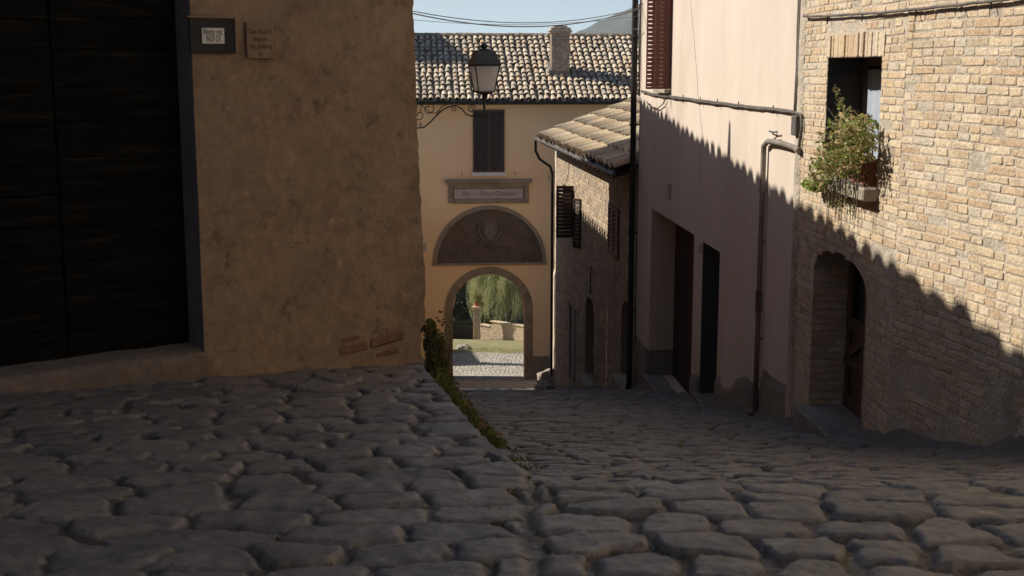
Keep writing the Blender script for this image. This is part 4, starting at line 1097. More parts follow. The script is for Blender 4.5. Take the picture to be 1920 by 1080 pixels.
# rough cement pier between the two houses
mb = MB()
zz = [-4.4 + .08 * k for k in range(95)]
b0 = len(mb.v)
for z in zz:
    w_ = .13 + .04 * fbm((0, 1, z), 2, 3)
    for (aa, oo) in ((FA.L - w_, .004), (FA.L - w_ * .7, .026), (FA.L - .02, .030), (FA.L + .0, .028), (FA.L + .004, .0)):
        mb.v.append(tuple(FA.pt(aa + .012 * fbm((aa, 2, z), 5, 3), z, oo + .008 * fbm((aa, 0, z), 9, 3))))
for j in range(len(zz) - 1):
    for i in range(4): mb.f.append((b0 + j * 5 + i, b0 + j * 5 + i + 1, b0 + (j + 1) * 5 + i + 1, b0 + (j + 1) * 5 + i)); mb.sm.append(True)
mb.build('corner_render', M['mortar'], BH)
mb = MB(); bed = MB(); coppi(mb, bed, FB.pt(-.2, 3.25, .3), FB.pt(FB.L, 3.25, .3), Vector((1, 0, .33)), 6, pitch=.34, r=.115); coppi(mb, bed, FA.pt(0, 3.25, .3), FA.pt(FA.L, 3.25, .3), Vector((1, 0, .33)), 6, pitch=.34, r=.115)
mb.build('roof', M['tile'], BH); bed.build('channel_tiles', M['channel'], BH)

# ================================================================== OLD STONE HOUSE
SH = empty('stone_house', FS.pt(5, -7.5, -2), 'low old brick and stone house with a sunny tiled roof, behind the black downpipe', 'house')
EZ = -1.80
WA = Op(*[FS.hit(u, 390)[0] for u in (1092, 1052)], FS.hit(1070, 437)[1], FS.hit(1070, 350)[1])
WA = Op(FS.hit(1078, 390)[0], FS.hit(1056, 390)[0], FS.hit(1070, 437)[1], FS.hit(1070, 352)[1])
WB = Op(FS.hit(1163, 420)[0], FS.hit(1144, 420)[0], FS.hit(1150, 478)[1], FS.hit(1152, 386)[1])
D1 = Op(FS.hit(1114, 640)[0], FS.hit(1098, 640)[0], FS.hit(1105, 712)[1], FS.hit(1102, 552)[1], .35)
D2 = Op(FS.hit(1187, 640)[0], FS.hit(1165, 640)[0], FS.hit(1175, 715)[1], FS.hit(1172, 560)[1], .35)
DG = Op(FS.hit(1084, 640)[0], FS.hit(1068, 640)[0], FS.hit(1076, 722)[1], FS.hit(1076, 575)[1])
ops = [WA, WB, D1, D2, DG]
for nm, p_ in zip('WA WB D1 D2 DG'.split(), ops): print(nm, {k: round(v, 2) for k, v in vars(p_).items()})
mb = MB(); wall_sheet(mb, FS, -.0, FS.L, -9.5, EZ + .12, ops)
for p_ in ops: reveal(mb, FS, p_, .35, o=.01)
fe = FS.pt(FS.L, 0); 
mb.quad(FS.pt(FS.L, -9.5), FS.pt(FS.L, EZ), FS.pt(FS.L, EZ + 1.6, -4.5), FS.pt(FS.L, -9.5, -4.5)); mb.quad(FS.pt(0, -9.5), FS.pt(0, EZ), FS.pt(0, EZ + 1.6, -4.5), FS.pt(0, -9.5, -4.5))
mb.build('wall', M['housemortar'], SH)
mb = MB(); brick_wall(mb, FS, 0, FS.L, -8.6, EZ + .05, .085, .30, ops, zmin=gz(FS), jit=.006, prot=.012, joint=.018, extra=lambda a, z: noise.noise(Vector((a * 1.2, z * 1.5, 3))) < .5)
mb.build('brickwork', M['housebrick'], SH)
eo = FS.n * .42
EU = (-FS.n + Z * .36)
mb = MB(); bed = MB(); coppi(mb, bed, FS.pt(.02, EZ, .42) , FS.pt(FS.L + .35, EZ, .42), EU, 4.6, pitch=.262, r=.115, tl=.56, jt=.016, lf=.026, tp=.80)
mb.build('roof', M['tile2'], SH); bed.build('channel_tiles', M['channel'], SH)
k = .1
while k < FS.L + .2:
    mb = MB(); mb.bev(FS.pt(k, EZ - .02, .18), FS.n * .24 - Z * .08, FS.d * .04, Z * .045, .005); mb.build('rafter', M['darkwood'], SH); k += .5
mb = MB()
g = []
for k in range(9):
    t = math.pi * (k / 8) + math.pi; g.append((math.cos(t) * .065, math.sin(t) * .065))
for (x, y_) in zip(range(8), range(1, 9)):
    for (rr0, rr1) in ((1, 1),):
        A_ = FS.pt(-.02, EZ - .01 + g[x][1], .48 + g[x][0]); B_ = FS.pt(-.02, EZ - .01 + g[y_][1], .48 + g[y_][0]); C_ = FS.pt(FS.L + .45, EZ - .01 + g[y_][1], .48 + g[y_][0]); D_ = FS.pt(FS.L + .45, EZ - .01 + g[x][1], .48 + g[x][0])
        mb.quad(A_, B_, C_, D_, True)
mb.tube([FS.pt(-.02, EZ, .545), FS.pt(FS.L + .45, EZ, .545)], .010, 6)
mb.box(FS.pt(FS.L / 2 + .2, EZ - .05, .40), FS.d * (FS.L / 2 + .2), FS.n * .012, Z * .05)
mb.build('gutter', M['gutter'], SH)
mb = MB(); e_ = FS.L + .30
mb.tube([FS.pt(e_, EZ - .08, .50), FS.pt(e_, EZ - .35, .50), FS.pt(e_ - .02, EZ - .55, .40), FS.pt(e_ - .04, EZ - .75, .12), FS.pt(e_ - .05, EZ - .95, .07), FS.pt(e_ - .05, -5, .07), FS.pt(e_ - .05, -8.3, .07)], .036, 8)
mb.build('downpipe', M['pipe_dark'], SH)
def shut(p_, name='shutter', mat='shutter_red', o=.03, n_=2):
    w_ = (p_.s1 - p_.s0) / n_
    for k in range(n_): louvre(name, SH, FS, p_.s0 + w_ * k + .005, p_.s0 + w_ * (k + 1) - .005, p_.z0, p_.z1, o, .04, M[mat], slat=.075)
shut(WB); shut(DG, mat='greydoor', o=-.03)
mb = MB(); mb.box(FS.pt((WA.s0 + WA.s1) / 2, (WA.z0 + WA.z1) / 2, -.3), FS.d * (WA.s1 - WA.s0) / 2, FS.n * .01, Z * (WA.z1 - WA.z0) / 2); mb.build('window', M['black'], SH)
# leaves of the far window, pushed open, coloured dark for their unlit side
def sh_leaf(a, vec, z0, z1, mat='shutter_red'):
    p0 = FS.pt(a, 0, .02); fr_ = Frame(p0.xy[:], (p0 + vec).xy[:], 1); louvre('shutter', SH, fr_, 0, fr_.L, z0, z1, 0, .04, M[mat], slat=.085)
sh_leaf(WA.s0 + .1, FS.n * .40 + FS.d * .05, WA.z0 - .04, WA.z1 + .10, 'darkwood')
sh_leaf(WA.s0 - 1.0, FS.n * .13 + FS.d * .25, WA.z0 - .15, WA.z1 - .10, 'darkwood')
for p_ in (D1, D2):
    mb = MB(); n_ = 5
    for k in range(n_):
        w_ = (p_.s1 - p_.s0) / n_; mb.bev(FS.pt(p_.s0 + w_ * (k + .5), (p_.z0 + p_.z1) / 2, -.3), FS.d * (w_ / 2 - .006), FS.n * .02, Z * (p_.z1 - p_.z0) / 2, .006)
    mb.build('arched_door', M['darkwood'], SH)
    mb = MB(); mb.bev(FS.pt((p_.s0 + p_.s1) / 2, p_.z0 - .21, .06), FS.d * ((p_.s1 - p_.s0) / 2 + .04), FS.n * .12, Z * .22, .02); mb.build('doorstep', M['sill'], SH)
mb = MB(); mb.tube(wav(FS, [(1107, 552), (1107, 520), (1108, 500)], .03), .012, 6); mb.build('wall_cable', M['iron'], SH); mb = MB(); mb.tube(wav(FS, [(1062, 340), (1066, 322), (1068, 305)], .03), .008, 5); mb.build('wall_cable', M['iron'], SH)
# ragged cream wall stub just beyond it, standing in the sun
mb = MB()
yw0 = 33.35
rows_ = []
for k in range(40):
    z = -8.6 + k * .165
    u_l = 1039.5 - 1.2 * fbm((0, 0, z), 1.5, 3) + (3 if z > -5.3 else 0); xl = at(u_l, 500, yw0).x
    rows_.append([Vector((1.6, yw0, z)), Vector((1.25, yw0, z)), Vector((xl, yw0 + .05, z)), Vector((xl - .02, yw0 + .5, z)), Vector((xl + .3, yw0 + .8, z)), Vector((1.6, yw0 + .8, z))])
mb.add([q for r_ in rows_ for q in r_], [(k * 6 + i, k * 6 + i + 1, (k + 1) * 6 + i + 1, (k + 1) * 6 + i) for k in range(39) for i in range(5)])
mb.build('wall_stub', M['creamwall'], loc=(1.3, yw0, -8.5), label='narrow cream wall stub catching the sun beyond the stone house', cat='wall')
# rocks at its foot
def rock(c, r, name, label, cat='rock', mat='rock', seed=0, flat=.75):
    mb = MB(); n1, n2 = 14, 9; vs = []
    for j in range(n2 + 1):
        for i in range(n1):
            th = math.pi * j / n2; ph = 2 * math.pi * i / n1
            d = Vector((math.sin(th) * math.cos(ph), math.sin(th) * math.sin(ph), math.cos(th)))
            k = 1 + .42 * noise.noise(d * 1.6 + Vector((seed, 0, 0))) + .2 * noise.noise(d * 4 + Vector((seed, 0, 0)))
            vs.append(Vector(c) + Vector((d.x * r * k, d.y * r * k, d.z * r * k * flat)))
    fs = [(j * n1 + i, j * n1 + (i + 1) % n1, (j + 1) * n1 + (i + 1) % n1, (j + 1) * n1 + i) for j in range(n2) for i in range(n1)]
    mb.add(vs, fs); return mb.build(name, M[mat], loc=c, label=label, cat=cat)
rock(at(1028, 716, 33.3), .34, 'rock', 'pale rock, the taller of two at the foot of the cream wall stub', seed=3, flat=1.0)
rock(at(1019, 726, 33.0), .24, 'rock', 'small pale rock in front of the taller rock by the cream wall stub', seed=8)

# ================================================================== GATEHOUSE
GH = empty('gatehouse', FG.pt(8.5, -13, 0), 'ochre plastered gatehouse with an arched gateway and tiled roof across the lane', 'gatehouse')
ga0, _ = FG.hit(849, 650); ga1, _ = FG.hit(985, 650); gzt = FG.hit(917, 514)[1]; gzb = -13.4
hw = (ga1 - ga0) / 2
GA = Op(ga0, ga1, gzb, gzt, hw)
gw0, gw1 = FG.hit(887, 260)[0], FG.hit(946, 260)[0]; gwt = FG.hit(917, 206)[1]; gwb = FG.hit(917, 322)[1]
EG = FG.hit(980, 190, .45)[1]
print('gate arch', vars(GA), 'eave', EG)
mb = MB(); wall_sheet(mb, FG, 0, FG.L, -14, EG + .15, [GA], cell=2.0)
TH = .75
reveal(mb, FG, GA, TH, which='lrt')
ZC = GA.z1 + .5
# passage behind
pl, pr = GA.s0 - .9, GA.s1 + .9
for (a, b) in ((pl, GA.s0), (GA.s1, pr)): mb.quad(FG.pt(a, gzb - 2, -TH), FG.pt(b, gzb - 2, -TH), FG.pt(b, ZC, -TH), FG.pt(a, ZC, -TH))
wall_sheet(mb, FG, GA.s0, GA.s1, gzb, ZC, [GA], o=-TH)
mb.quad(FG.pt(pl, -16, -TH), FG.pt(pl, ZC, -TH), FG.pt(pl, ZC, -5.7), FG.pt(pl, -16, -5.7)); mb.quad(FG.pt(pr, -16, -TH), FG.pt(pr, ZC, -TH), FG.pt(pr, ZC, -5.7), FG.pt(pr, -16, -5.7))
mb.quad(FG.pt(pl, ZC, -TH), FG.pt(pr, ZC, -TH), FG.pt(pr, ZC, -5.7), FG.pt(pl, ZC, -5.7))
for (a, b, z0_, z1_) in ((0, pl, -16, EG), (pr, FG.L, -16, EG), (pl, pr, ZC, EG)): mb.quad(FG.pt(a, z0_, -5.7), FG.pt(b, z0_, -5.7), FG.pt(b, z1_ + 1.8, -5.7), FG.pt(a, z1_ + 1.8, -5.7))
for a in (0, FG.L):
    mb.add([FG.pt(a, -16, 0), FG.pt(a, EG + .1, 0), FG.pt(a, EG + 2.4, -4.9), FG.pt(a, EG + 1.8, -5.7), FG.pt(a, -16, -5.7)], [(0, 1, 2, 3, 4)])
mb.build('wall', M['gate'], GH)
RZ = FG.hit(980, 68, -4.9)[1]
up_ = (FG.pt(0, RZ, -4.9) - FG.pt(0, EG, .45)); LS = up_.length
mb = MB(); bed = MB(); coppi(mb, bed, FG.pt(-.4, EG, .45), FG.pt(FG.L + .4, EG, .45), up_, LS, pitch=.262, r=.112, tl=.45, jt=.026, lf=.042, tp=.76)
bed.quad(FG.pt(-.4, RZ, -4.9), FG.pt(FG.L + .4, RZ, -4.9), FG.pt(FG.L + .4, EG + 1.6, -6.2), FG.pt(-.4, EG + 1.6, -6.2))
roofg = mb.build('roof', M['tile'], GH); bed.build('channel_tiles', M['channel'], GH)
mb = MB(); k = -.4   # ridge
while k < FG.L + .4:
    c0, c1 = FG.pt(k, RZ - .02 + random.uniform(-.01, .01), -4.88), FG.pt(k + .50, RZ - .02, -4.88)
    vs = []
    for c, rr in ((c0, .21), (c1, .19)):
        for j in range(7):
            t = math.pi * j / 6; vs.append(c + FG.n * math.cos(t) * rr + Z * math.sin(t) * rr * .8)
    mb.add(vs, [(j, j + 1, 8 + j, 7 + j) for j in range(6)], True); k += .46
mb.build('ridge', M['stone'], GH)
# chimney
cu0 = FG.hit(1034, 140, -1.3)[0]; cu1 = FG.hit(1067, 140, -1.3)[0]; fr_slope = (RZ - EG) / 5.35
def roofz(o): return EG + (.45 - o) * fr_slope
oc = None
for k in range(500):
    o_ = .4 - k * .01; z_ = FG.hit(1050, 146, o_)[1]
    if z_ <= roofz(o_): oc = o_; break
ca0, ca1 = FG.hit(1034, 130, oc)[0], FG.hit(1068, 130, oc)[0]; czt = FG.hit(1050, 62, oc)[1]; czb = roofz(oc)
print('chimney', oc, ca1 - ca0, czb, czt)
chim = MB(); cw_ = (ca1 - ca0) / 2; cc_ = (ca0 + ca1) / 2
chim.bev(FG.pt(cc_, (czb + czt) / 2 - .2, oc - cw_ * .8), FG.d * cw_, FG.n * cw_ * .8, Z * ((czt - czb) / 2 + .2), .02)
cho = chim.build('chimney', M['stone'], GH)
mb = MB()
fc = lambda o_: None
for side_o in (oc,):
    brick_wall(mb, FG, ca0 + .01, ca1 - .01, czb + .3, czt, .085, .25, [], jit=.006, prot=.012, joint=.014, o=oc)
mb.build('chimney_brickwork', M['housebrick'], cho)
mb = MB()
for (z_, e_, h_) in ((czt + .03, .06, .03), (czt + .09, .10, .03), (czt + .17, .03, .06)): mb.bev(FG.pt(cc_, z_, oc - cw_ * .8), FG.d * (cw_ + e_), FG.n * (cw_ * .8 + e_), Z * h_, .012)
for k in range(3): mb.bev(FG.pt(cc_ - cw_ * .5 + k * cw_ * .5, czt + .27, oc - cw_ * .8), FG.d * .10, FG.n * cw_ * .7, Z * random.uniform(.04, .07), .02)
mb.build('chimney_cap', M['tile'], cho)
mb = MB()
for (a_0, a_1) in ((ca0 - .14, ca1 + .14),): mb.bev(FG.pt((a_0 + a_1) / 2, czb + .06, oc + .05), FG.d * (a_1 - a_0) / 2, FG.n * .08 - Z * .03, Z * .05, .02)
mb.bev(FG.pt(ca0 - .06, czb + .42, oc - cw_ * .8), FG.d * .07, FG.n * cw_ - Z * cw_ * .5, Z * .08, .02)
mb.build('flashing', M['cement'], cho)
# gutter
mb = MB(); gg = [(math.cos(math.pi + math.pi * k / 8) * .09, math.sin(math.pi + math.pi * k / 8) * .09) for k in range(9)]
for k in range(8): mb.quad(FG.pt(-.4, EG - .04 + gg[k][1], .55 + gg[k][0]), FG.pt(FG.L + .4, EG - .04 + gg[k][1], .55 + gg[k][0]), FG.pt(FG.L + .4, EG - .04 + gg[k + 1][1], .55 + gg[k + 1][0]), FG.pt(-.4, EG - .04 + gg[k + 1][1], .55 + gg[k + 1][0]), True)
mb.tube([FG.pt(-.4, EG - .04, .64), FG.pt(FG.L + .4, EG - .04, .64)], .014, 6)
mb.box(FG.pt(FG.L / 2, EG - .03, .24), FG.d * (FG.L / 2 + .3), FG.n * .22, Z * .02)
mb.build('gutter', M['pipe_dark'], GH)
# stone arch surround: voussoirs and jamb stones
mb = MB(); bw_ = FG.hit(849, 650)[0] - FG.hit(835, 650)[0]; cx = (ga0 + ga1) / 2; zsp = GA.z1 - hw; nv = 15
for k in range(nv):
    t0, t1 = math.pi * k / nv + .004, math.pi * (k + 1) / nv - .004; oo = .055 + random.uniform(-.006, .01); rI, rO = hw, hw + bw_
    vs = []
    for (t, r_) in ((t0, rI), (t0, rO), ((t0 + t1) / 2, rO), (t1, rO), (t1, rI), ((t0 + t1) / 2, rI)):
        for o_ in (oo, -.02): vs.append(FG.pt(cx - r_ * math.cos(t), zsp + r_ * math.sin(t), o_))
    mb.add(vs, [(0, 2, 4, 6, 8, 10)] + [(2 * i, 2 * ((i + 1) % 6), 2 * ((i + 1) % 6) + 1, 2 * i + 1) for i in range(6)])
for sx in (-1, 1):
    z = -14
    while z < zsp - .01:
        h = min(random.uniform(.55, .95), zsp - z); mb.bev(FG.pt(cx + sx * (hw + bw_ / 2), z + h / 2, .02), FG.d * bw_ / 2, FG.n * (.036 + random.uniform(0, .004)), Z * (h / 2 - .005), .01); z += h
mb.build('arch_surround', M['darkstone'], GH).data.materials[0] = M['stone']
# plinth stones right of the arch
mb = MB(); a = cx + hw + bw_ + .01; za_, zb_ = -14, FG.hit(1020, 668)[1]; ae = FG.hit(1060, 668)[0]
z = za_
while z < zb_:
    h = min(.28, zb_ - z + .01); x = a
    while x < ae:
        w_ = random.uniform(.35, .6); mb.bev(FG.pt(x + w_ / 2, z + h / 2, .01), FG.d * (w_ / 2 - .006), FG.n * (.035 + random.uniform(0, .01)), Z * (h / 2 - .006), .012); x += w_
    z += h
mb.build('plinth', M['stone'], GH)
# shuttered window
mb = MB(); mb.bev(FG.pt((gw0 + gw1) / 2, gwb - .09, .06), FG.d * ((gw1 - gw0) / 2 + .06), FG.n * .08, Z * .075, .01); wn = mb.build('window_sill', M['white'], GH)
for k in (0, 1):
    w_ = (gw1 - gw0) / 2; louvre('shutter', GH, FG, gw0 + w_ * k + .006, gw0 + w_ * (k + 1) - .006, gwb, gwt, .05, .05, M['shutter_brown'], slat=.075)
mb = MB(); mb.box(FG.pt((gw0 + gw1) / 2, (gwb + gwt) / 2, .012), FG.d * (gw1 - gw0) / 2, FG.n * .004, Z * (gwt - gwb) / 2); mb.build('window', M['black'], GH)
for u, v in ((866, 325), (966, 324)):
    mb = MB(); mb.tube([FG.hp(u, v - 2, .02), FG.hp(u, v, .08), FG.hp(u + 1, v + 4, .08)], .012, 5); mb.build('shutter_hook', M['iron'], GH)
# inscription
ins = empty('plaque', FG.hp(916, 362), 'long stone inscription panel with moulded cornice above the gateway lunette', 'plaque')
mb = MB()
def gb(u0, v0, u1, v1, o0, o1, b=.02):
    a0_, zt_ = FG.hit(u0, v0, o1); a1_, zb_ = FG.hit(u1, v1, o1)
    mb.bev(FG.pt((a0_ + a1_) / 2, (zt_ + zb_) / 2, (o0 + o1) / 2), FG.d * (a1_ - a0_) / 2, FG.n * (o1 - o0) / 2, Z * (zt_ - zb_) / 2, b)
gb(834, 338, 998, 342, -.01, .22); gb(838, 342, 994, 346, -.01, .16); gb(842, 346, 991, 349, -.01, .12)
gb(841, 349, 850, 381, -.01, .10); gb(983, 349, 992, 381, -.01, .10); gb(850, 349, 983, 353.5, -.01, .098); gb(850, 373, 983, 381, -.01, .098)
mb.build('frame', M['stone'], ins)
mb = MB(); gb(850, 353.5, 983, 373, -.01, .05, .004); mb.build('panel_border', M['darkwood'], ins).data.materials[0] = M['shutter_brown']
mb = MB(); gb(851.5, 355, 981, 371.5, .045, .058, .004); mb.build('panel', M['inscr'], ins)
a_, z_ = FG.hit(917, 363.5, .06); text_mesh(M['oldletter'], 'Viti. \u2014 Uinos\u00b7Onvunini', FG, a_, z_, .30, .061, ins, width=2.25)
# lunette
lu = empty('lunette', FG.hp(918, 497), 'dark semicircular stone relief with a carved emblem above the gateway', 'relief')
l0, lz = FG.hit(813, 496); l1, _ = FG.hit(1024, 496); lc = (l0 + l1) / 2; lr = (l1 - l0) / 2; lt = FG.hit(918, 387)[1]; lh = lt - lz
def arcband(mb, r0, r1, o0, o1, n=48, bot=None):
    rows_ = []
    for k in range(n + 1):
        t = math.pi * k / n; row = []
        for (r_, o_) in ((r0, -.01), (r0, o0), (r1, o1), (r1, -.01)): row.append(FG.pt(lc - r_ * lr * math.cos(t), lz + .04 + r_ * lh * math.sin(t), o_))
        rows_.append(row)
    mb.add([q for r_ in rows_ for q in r_], [(k * 4 + i, k * 4 + i + 1, (k + 1) * 4 + i + 1, (k + 1) * 4 + i) for k in range(n) for i in range(3)])
mb = MB(); arcband(mb, .935, 1.0, .10, .08); mb.bev(FG.pt(lc, lz, .05), FG.d * lr * 1.02, FG.n * .05, Z * .045, .02); mb.build('outer_moulding', M['stone'], lu)
mb = MB(); n = 40
vs = [FG.pt(lc, lz + .04, .03)] + [FG.pt(lc - .935 * lr * math.cos(math.pi * k / n), lz + .04 + .935 * lh * math.sin(math.pi * k / n), .03) for k in range(n + 1)]
mb.add(vs, [(0, k + 1, k + 2) for k in range(n)]); mb.build('field', M['darkstone'], lu)
mb = MB(); arcband(mb, .60, .635, .09, .06, 40); mb.bev(FG.pt(lc, lz + lh * .30, .05), FG.d * lr * .38, FG.n * .05, Z * .02, .01)
for sx in (-1, 1): mb.bev(FG.pt(lc + sx * lr * .617, lz + .12, .045), FG.d * .05, FG.n * .03, Z * .1, .01)
for k in range(9):
    t = math.pi * (k + .5) / 9
    p0, p1 = [FG.pt(lc - r_ * lr * math.cos(t), lz + .04 + r_ * lh * math.sin(t), .036) for r_ in (.65, .92)]; mb.tube([p0, p1], .008, 5)
mb.build('inner_arch', M['darkstone'], lu)
mb = MB()
def lq(x, y_, o=.07): return FG.pt(lc + x * lr, lz + y_ * lh, o)
for sx in (-1, 1):
    mb.tube([lq(sx * .03, .40), lq(sx * .10, .42), lq(sx * .19, .52), lq(sx * .20, .64), lq(sx * .14, .74), lq(sx * .07, .72)], .055, 6, r2=.02)
    mb.tube([lq(sx * .05, .36), lq(sx * .17, .40), lq(sx * .24, .50), lq(sx * .25, .60)], .04, 6, r2=.018)
    mb.tube([lq(sx * .05, .48), lq(sx * .12, .56), lq(sx * .13, .66), lq(sx * .08, .64)], .04, 6, r2=.018)
    mb.tube([lq(sx * .08, .34), lq(sx * .18, .34), lq(sx * .23, .38)], .036, 6, r2=.016)
    for k in range(4): mb.tube([lq(sx * (.06 + .03 * k), .45 + .02 * k), lq(sx * (.10 + .045 * k), .47 + .05 * k)], .024, 5, r2=.012)
sh = [(-.10, .74), (.10, .74), (.11, .56), (.07, .44), (0, .38), (-.07, .44), (-.11, .56)]
mb.add([lq(x, y_, .03) for x, y_ in sh] + [lq(x * .85, .56 + (y_ - .56) * .85, .11) for x, y_ in sh], [tuple(range(7, 14))] + [(i, (i + 1) % 7, 7 + (i + 1) % 7, 7 + i) for i in range(7)])
mb.lathe(lq(0, .50, .10), [(.001, .0), (.06, .03), (.08, .07), (.03, .12), (.001, .13)], 8)
mb.build('carved_emblem', M['emblem'], lu)
# weeds rooted among the roof tiles
for (u, v, n_, r_, mt_, lab) in ((872, 156, 70, .22, 'leaf_creep', 'dark tuft of weeds on the tiled roof just left of the lantern'), (787, 128, 50, .2, 'leaf_creep', 'tuft of weeds on the tiled roof beside the corner house edge'), (933, 168, 40, .10, 'flower', 'small red flowering tuft on the tiled roof right of the lantern')):
    o_ = .4
    while FG.hit(u, v, o_)[1] > roofz(o_) + .08 and o_ > -4.8: o_ -= .02
    c = FG.hp(u, v, o_); mb = MB(); plant_blob(c, (r_, .12, r_ * .5), n_, .10, mb); mb.build('roof_weed', M[mt_], loc=c, label=lab, cat='weed')
# cable tangle at the right of the facade
mb = MB(); mb.tube([FG.hp(1044, 323, .1), FG.hp(1038, 321, .15), FG.hp(1036, 327, .15), FG.hp(1030, 330, .12), FG.hp(1029, 335, .12), FG.hp(1036, 341, .12), FG.hp(1047, 343, .1)], .014, 5)
mb.tube([FG.hp(1034, 320, .1), FG.hp(1036, 330, .12), FG.hp(1044, 331, .12)], .02, 5)
mb.build('cable_tangle', M['cable'], loc=FG.hp(1036, 330), label='small loop of loose cable on the ochre wall, right of the inscription panel', cat='cable')
mb = MB(); mb.tube([FG.hp(784, 345, .05), FG.hp(785, 400, .05), FG.hp(786, 440, .05)] , .02, 5); mb.bev(FG.hp(792, 463, .06), FG.d * .16, FG.n * .05, Z * .17, .02)
mb.build('meter_box', M['inscr'], loc=FG.hp(790, 462), label='small pale meter box with a dark cable on the left of the ochre facade', cat='box')

# ================================================================== houses on the left, hidden in the shade
def simple_house(name, label, y0, y1, ez, depth, mat, gap_dir=True):
    h = empty(name, (wall_x(y0) - 1, (y0 + y1) / 2, zs(y0)), label, 'house')
    sk = lambda x, y: y + (wall_x(y) - x) * math.tan(R(SUN_TH)) if gap_dir else y     # party walls angled along the sun to let light through the gap
    xf0, xf1 = wall_x(y0), wall_x(y1); xb = xf0 - depth
    zb0 = zs(y1) - 1.5
    mb = MB()
    mb.quad((xf0, y0, zb0), (xf1, y1, zb0), (xf1, y1, ez), (xf0, y0, ez))
    for (x, y) in ((xf0, y0), (xf1, y1)):
        yb = sk(xb, y); mb.add([(x, y, zb0), (x, y, ez), ((x + xb) / 2, (y + yb) / 2, ez + .33 * depth / 2), (xb, yb, ez), (xb, yb, zb0)], [(0, 1, 2, 3, 4)])
    mb.quad((xb, sk(xb, y0), zb0), (xb, sk(xb, y1), zb0), (xb, sk(xb, y1), ez), (xb, sk(xb, y0), ez))
    mb.build('wall', M[mat], h)
    mb = MB(); bed = MB()
    tn = math.tan(R(SUN_TH)) if gap_dir else 0
    e0 = Vector((eave_x(y0), y0 - .0, ez - .05)); e1 = Vector((eave_x(y1), y1, ez - .05)); L2 = depth / 2 + .1
    coppi(mb, bed, e0, e1, Vector((-1, tn, .33)), L2 * 1.07, pitch=.30, r=.11)
    rp0 = e0 + Vector((-1, tn, .33)) * L2; rp1 = e1 + Vector((-1, tn, .33)) * L2
    bed.quad(rp0, rp1, rp1 + Vector((-L2, tn * L2, -.33 * L2)), rp0 + Vector((-L2, tn * L2, -.33 * L2)))
    mb.build('roof', M['tile'], h); bed.build('channel_tiles', M['channel'], h)
    return h
s_ = []
for (u, v) in ((1094, 395), (1110, 420), (1140, 462)):
    q = backproj(FS.hp(u, v)); s_.append((q.y, q.z))
print('second house eave', s_)
e2 = sum(b for a, b in s_) / 3
GAP0, GAP1 = 34.0, 34.9
h2 = simple_house('lane_house', 'lower plastered house on the left of the lane, hidden behind the corner house', YE + .01, GAP0, e2, 6, 'leftwall')
h3 = simple_house('lane_house', 'plastered house on the left of the lane touching the gatehouse', GAP1, 51.2, -6.2, 6, 'gate')
e = empty('lane_house', (3.5, 43, zs(43)), 'unseen low cream house added behind the stone house to bounce sun onto the gatehouse', 'house')  # added as a reflector, its sunlit wall brightens the gatehouse front
mb = MB(); FR = Frame((2.35, 35.0), (2.35, 51.6)); RW = [Op(3, 4, -7.6, -6), Op(9, 10, -8.2, -6.6)]
wall_sheet(mb, FR, 0, FR.L, -14, -3.6, RW); mb.quad(FR.pt(0, -14), FR.pt(0, -3.6), FR.pt(0, -3.6, -5), FR.pt(0, -14, -5)); [reveal(mb, FR, p_, .3) for p_ in RW]
mb.build('wall', M['creamwall'], e)
for p_ in RW:
    for k in (0, 1): louvre('shutter', e, FR, p_.s0 + .5 * k + .01, p_.s0 + .5 * k + .49, p_.z0, p_.z1, .03, .04, M['shutter_brown'])
mb = MB(); bed = MB(); coppi(mb, bed, FR.pt(-.2, -3.6, .35), FR.pt(FR.L, -3.6, .35), Vector((1, 0, .30)), 4, pitch=.30, r=.10); mb.build('roof', M['tile'], e); bed.build('channel_tiles', M['channel'], e)

# unseen additions: house blocking skylight behind the viewpoint; cypress, shed and tower casting shadows
e = empty('lane_house', (0, -8, -1.5), 'unseen plastered house added uphill behind the viewpoint to darken the lane', 'house')
mb = MB(); mb.box((-1, -8.5, 3.8), (8.5, 0, 0), (0, 2.5, 0), (0, 0, 5.8)); mb.build('wall', M['leftwall'], e)
mb = MB(); bed = MB(); coppi(mb, bed, (-8.8, -5.7, 9.6), (6.8, -5.7, 9.6), Vector((0, -1, .33)), 3.2, pitch=.34, r=.12); mb.build('roof', M['tile'], e); bed.build('channel_tiles', M['channel'], e)
for x in (-4, 0): 
    mb = MB(); mb.bev((x, -5.97, 1.2), (.5, 0, 0), (0, .03, 0), (0, 0, .8), .01); mb.build('shutter', M['shutter_red'], e)
e = empty('tower', (-13.4, 59, -13), 'unseen square brick tower added left of the gatehouse to shade its roof', 'tower')
mb = MB(); mb.box((-13.4, 58.3, -3.8), (3, 0, 0), (0, 1.75, 0), (0, 0, 11)); mb.build('wall', M['housebrick'], e)
mb = MB(); mb.lathe((-13.4, 58.3, 7.2), [(2.6, 0), (2.6, .1), (.1, 1.2)], 4, rot=R(45)); mb.build('roof', M['tile'], e)
e = empty('shed', (-5.3, 66.6, -15.3), 'unseen low shed added left of the forecourt to cast a shadow on it', 'shed')
mb = MB(); hz = zs(66) + 1.9
A0, A1 = Vector((-3.72, 64.1, 0)), Vector((-5.0, 69.6, 0)); wv = Vector((-2.4, -.4, 0))
for q0, q1 in ((A0, A1), (A0, A0 + wv), (A1, A1 + wv), (A0 + wv, A1 + wv)): mb.quad(q0 + Z * -16.5, q1 + Z * -16.5, q1 + Z * hz, q0 + Z * hz)
mb.build('wall', M['housebrick'], e)
mb = MB(); bed = MB(); coppi(mb, bed, A0 + Z * hz, A1 + Z * hz, wv + Z * .6, 2.5, pitch=.3, r=.1); mb.build('roof', M['tile'], e); bed.build('channel_tiles', M['channel'], e)
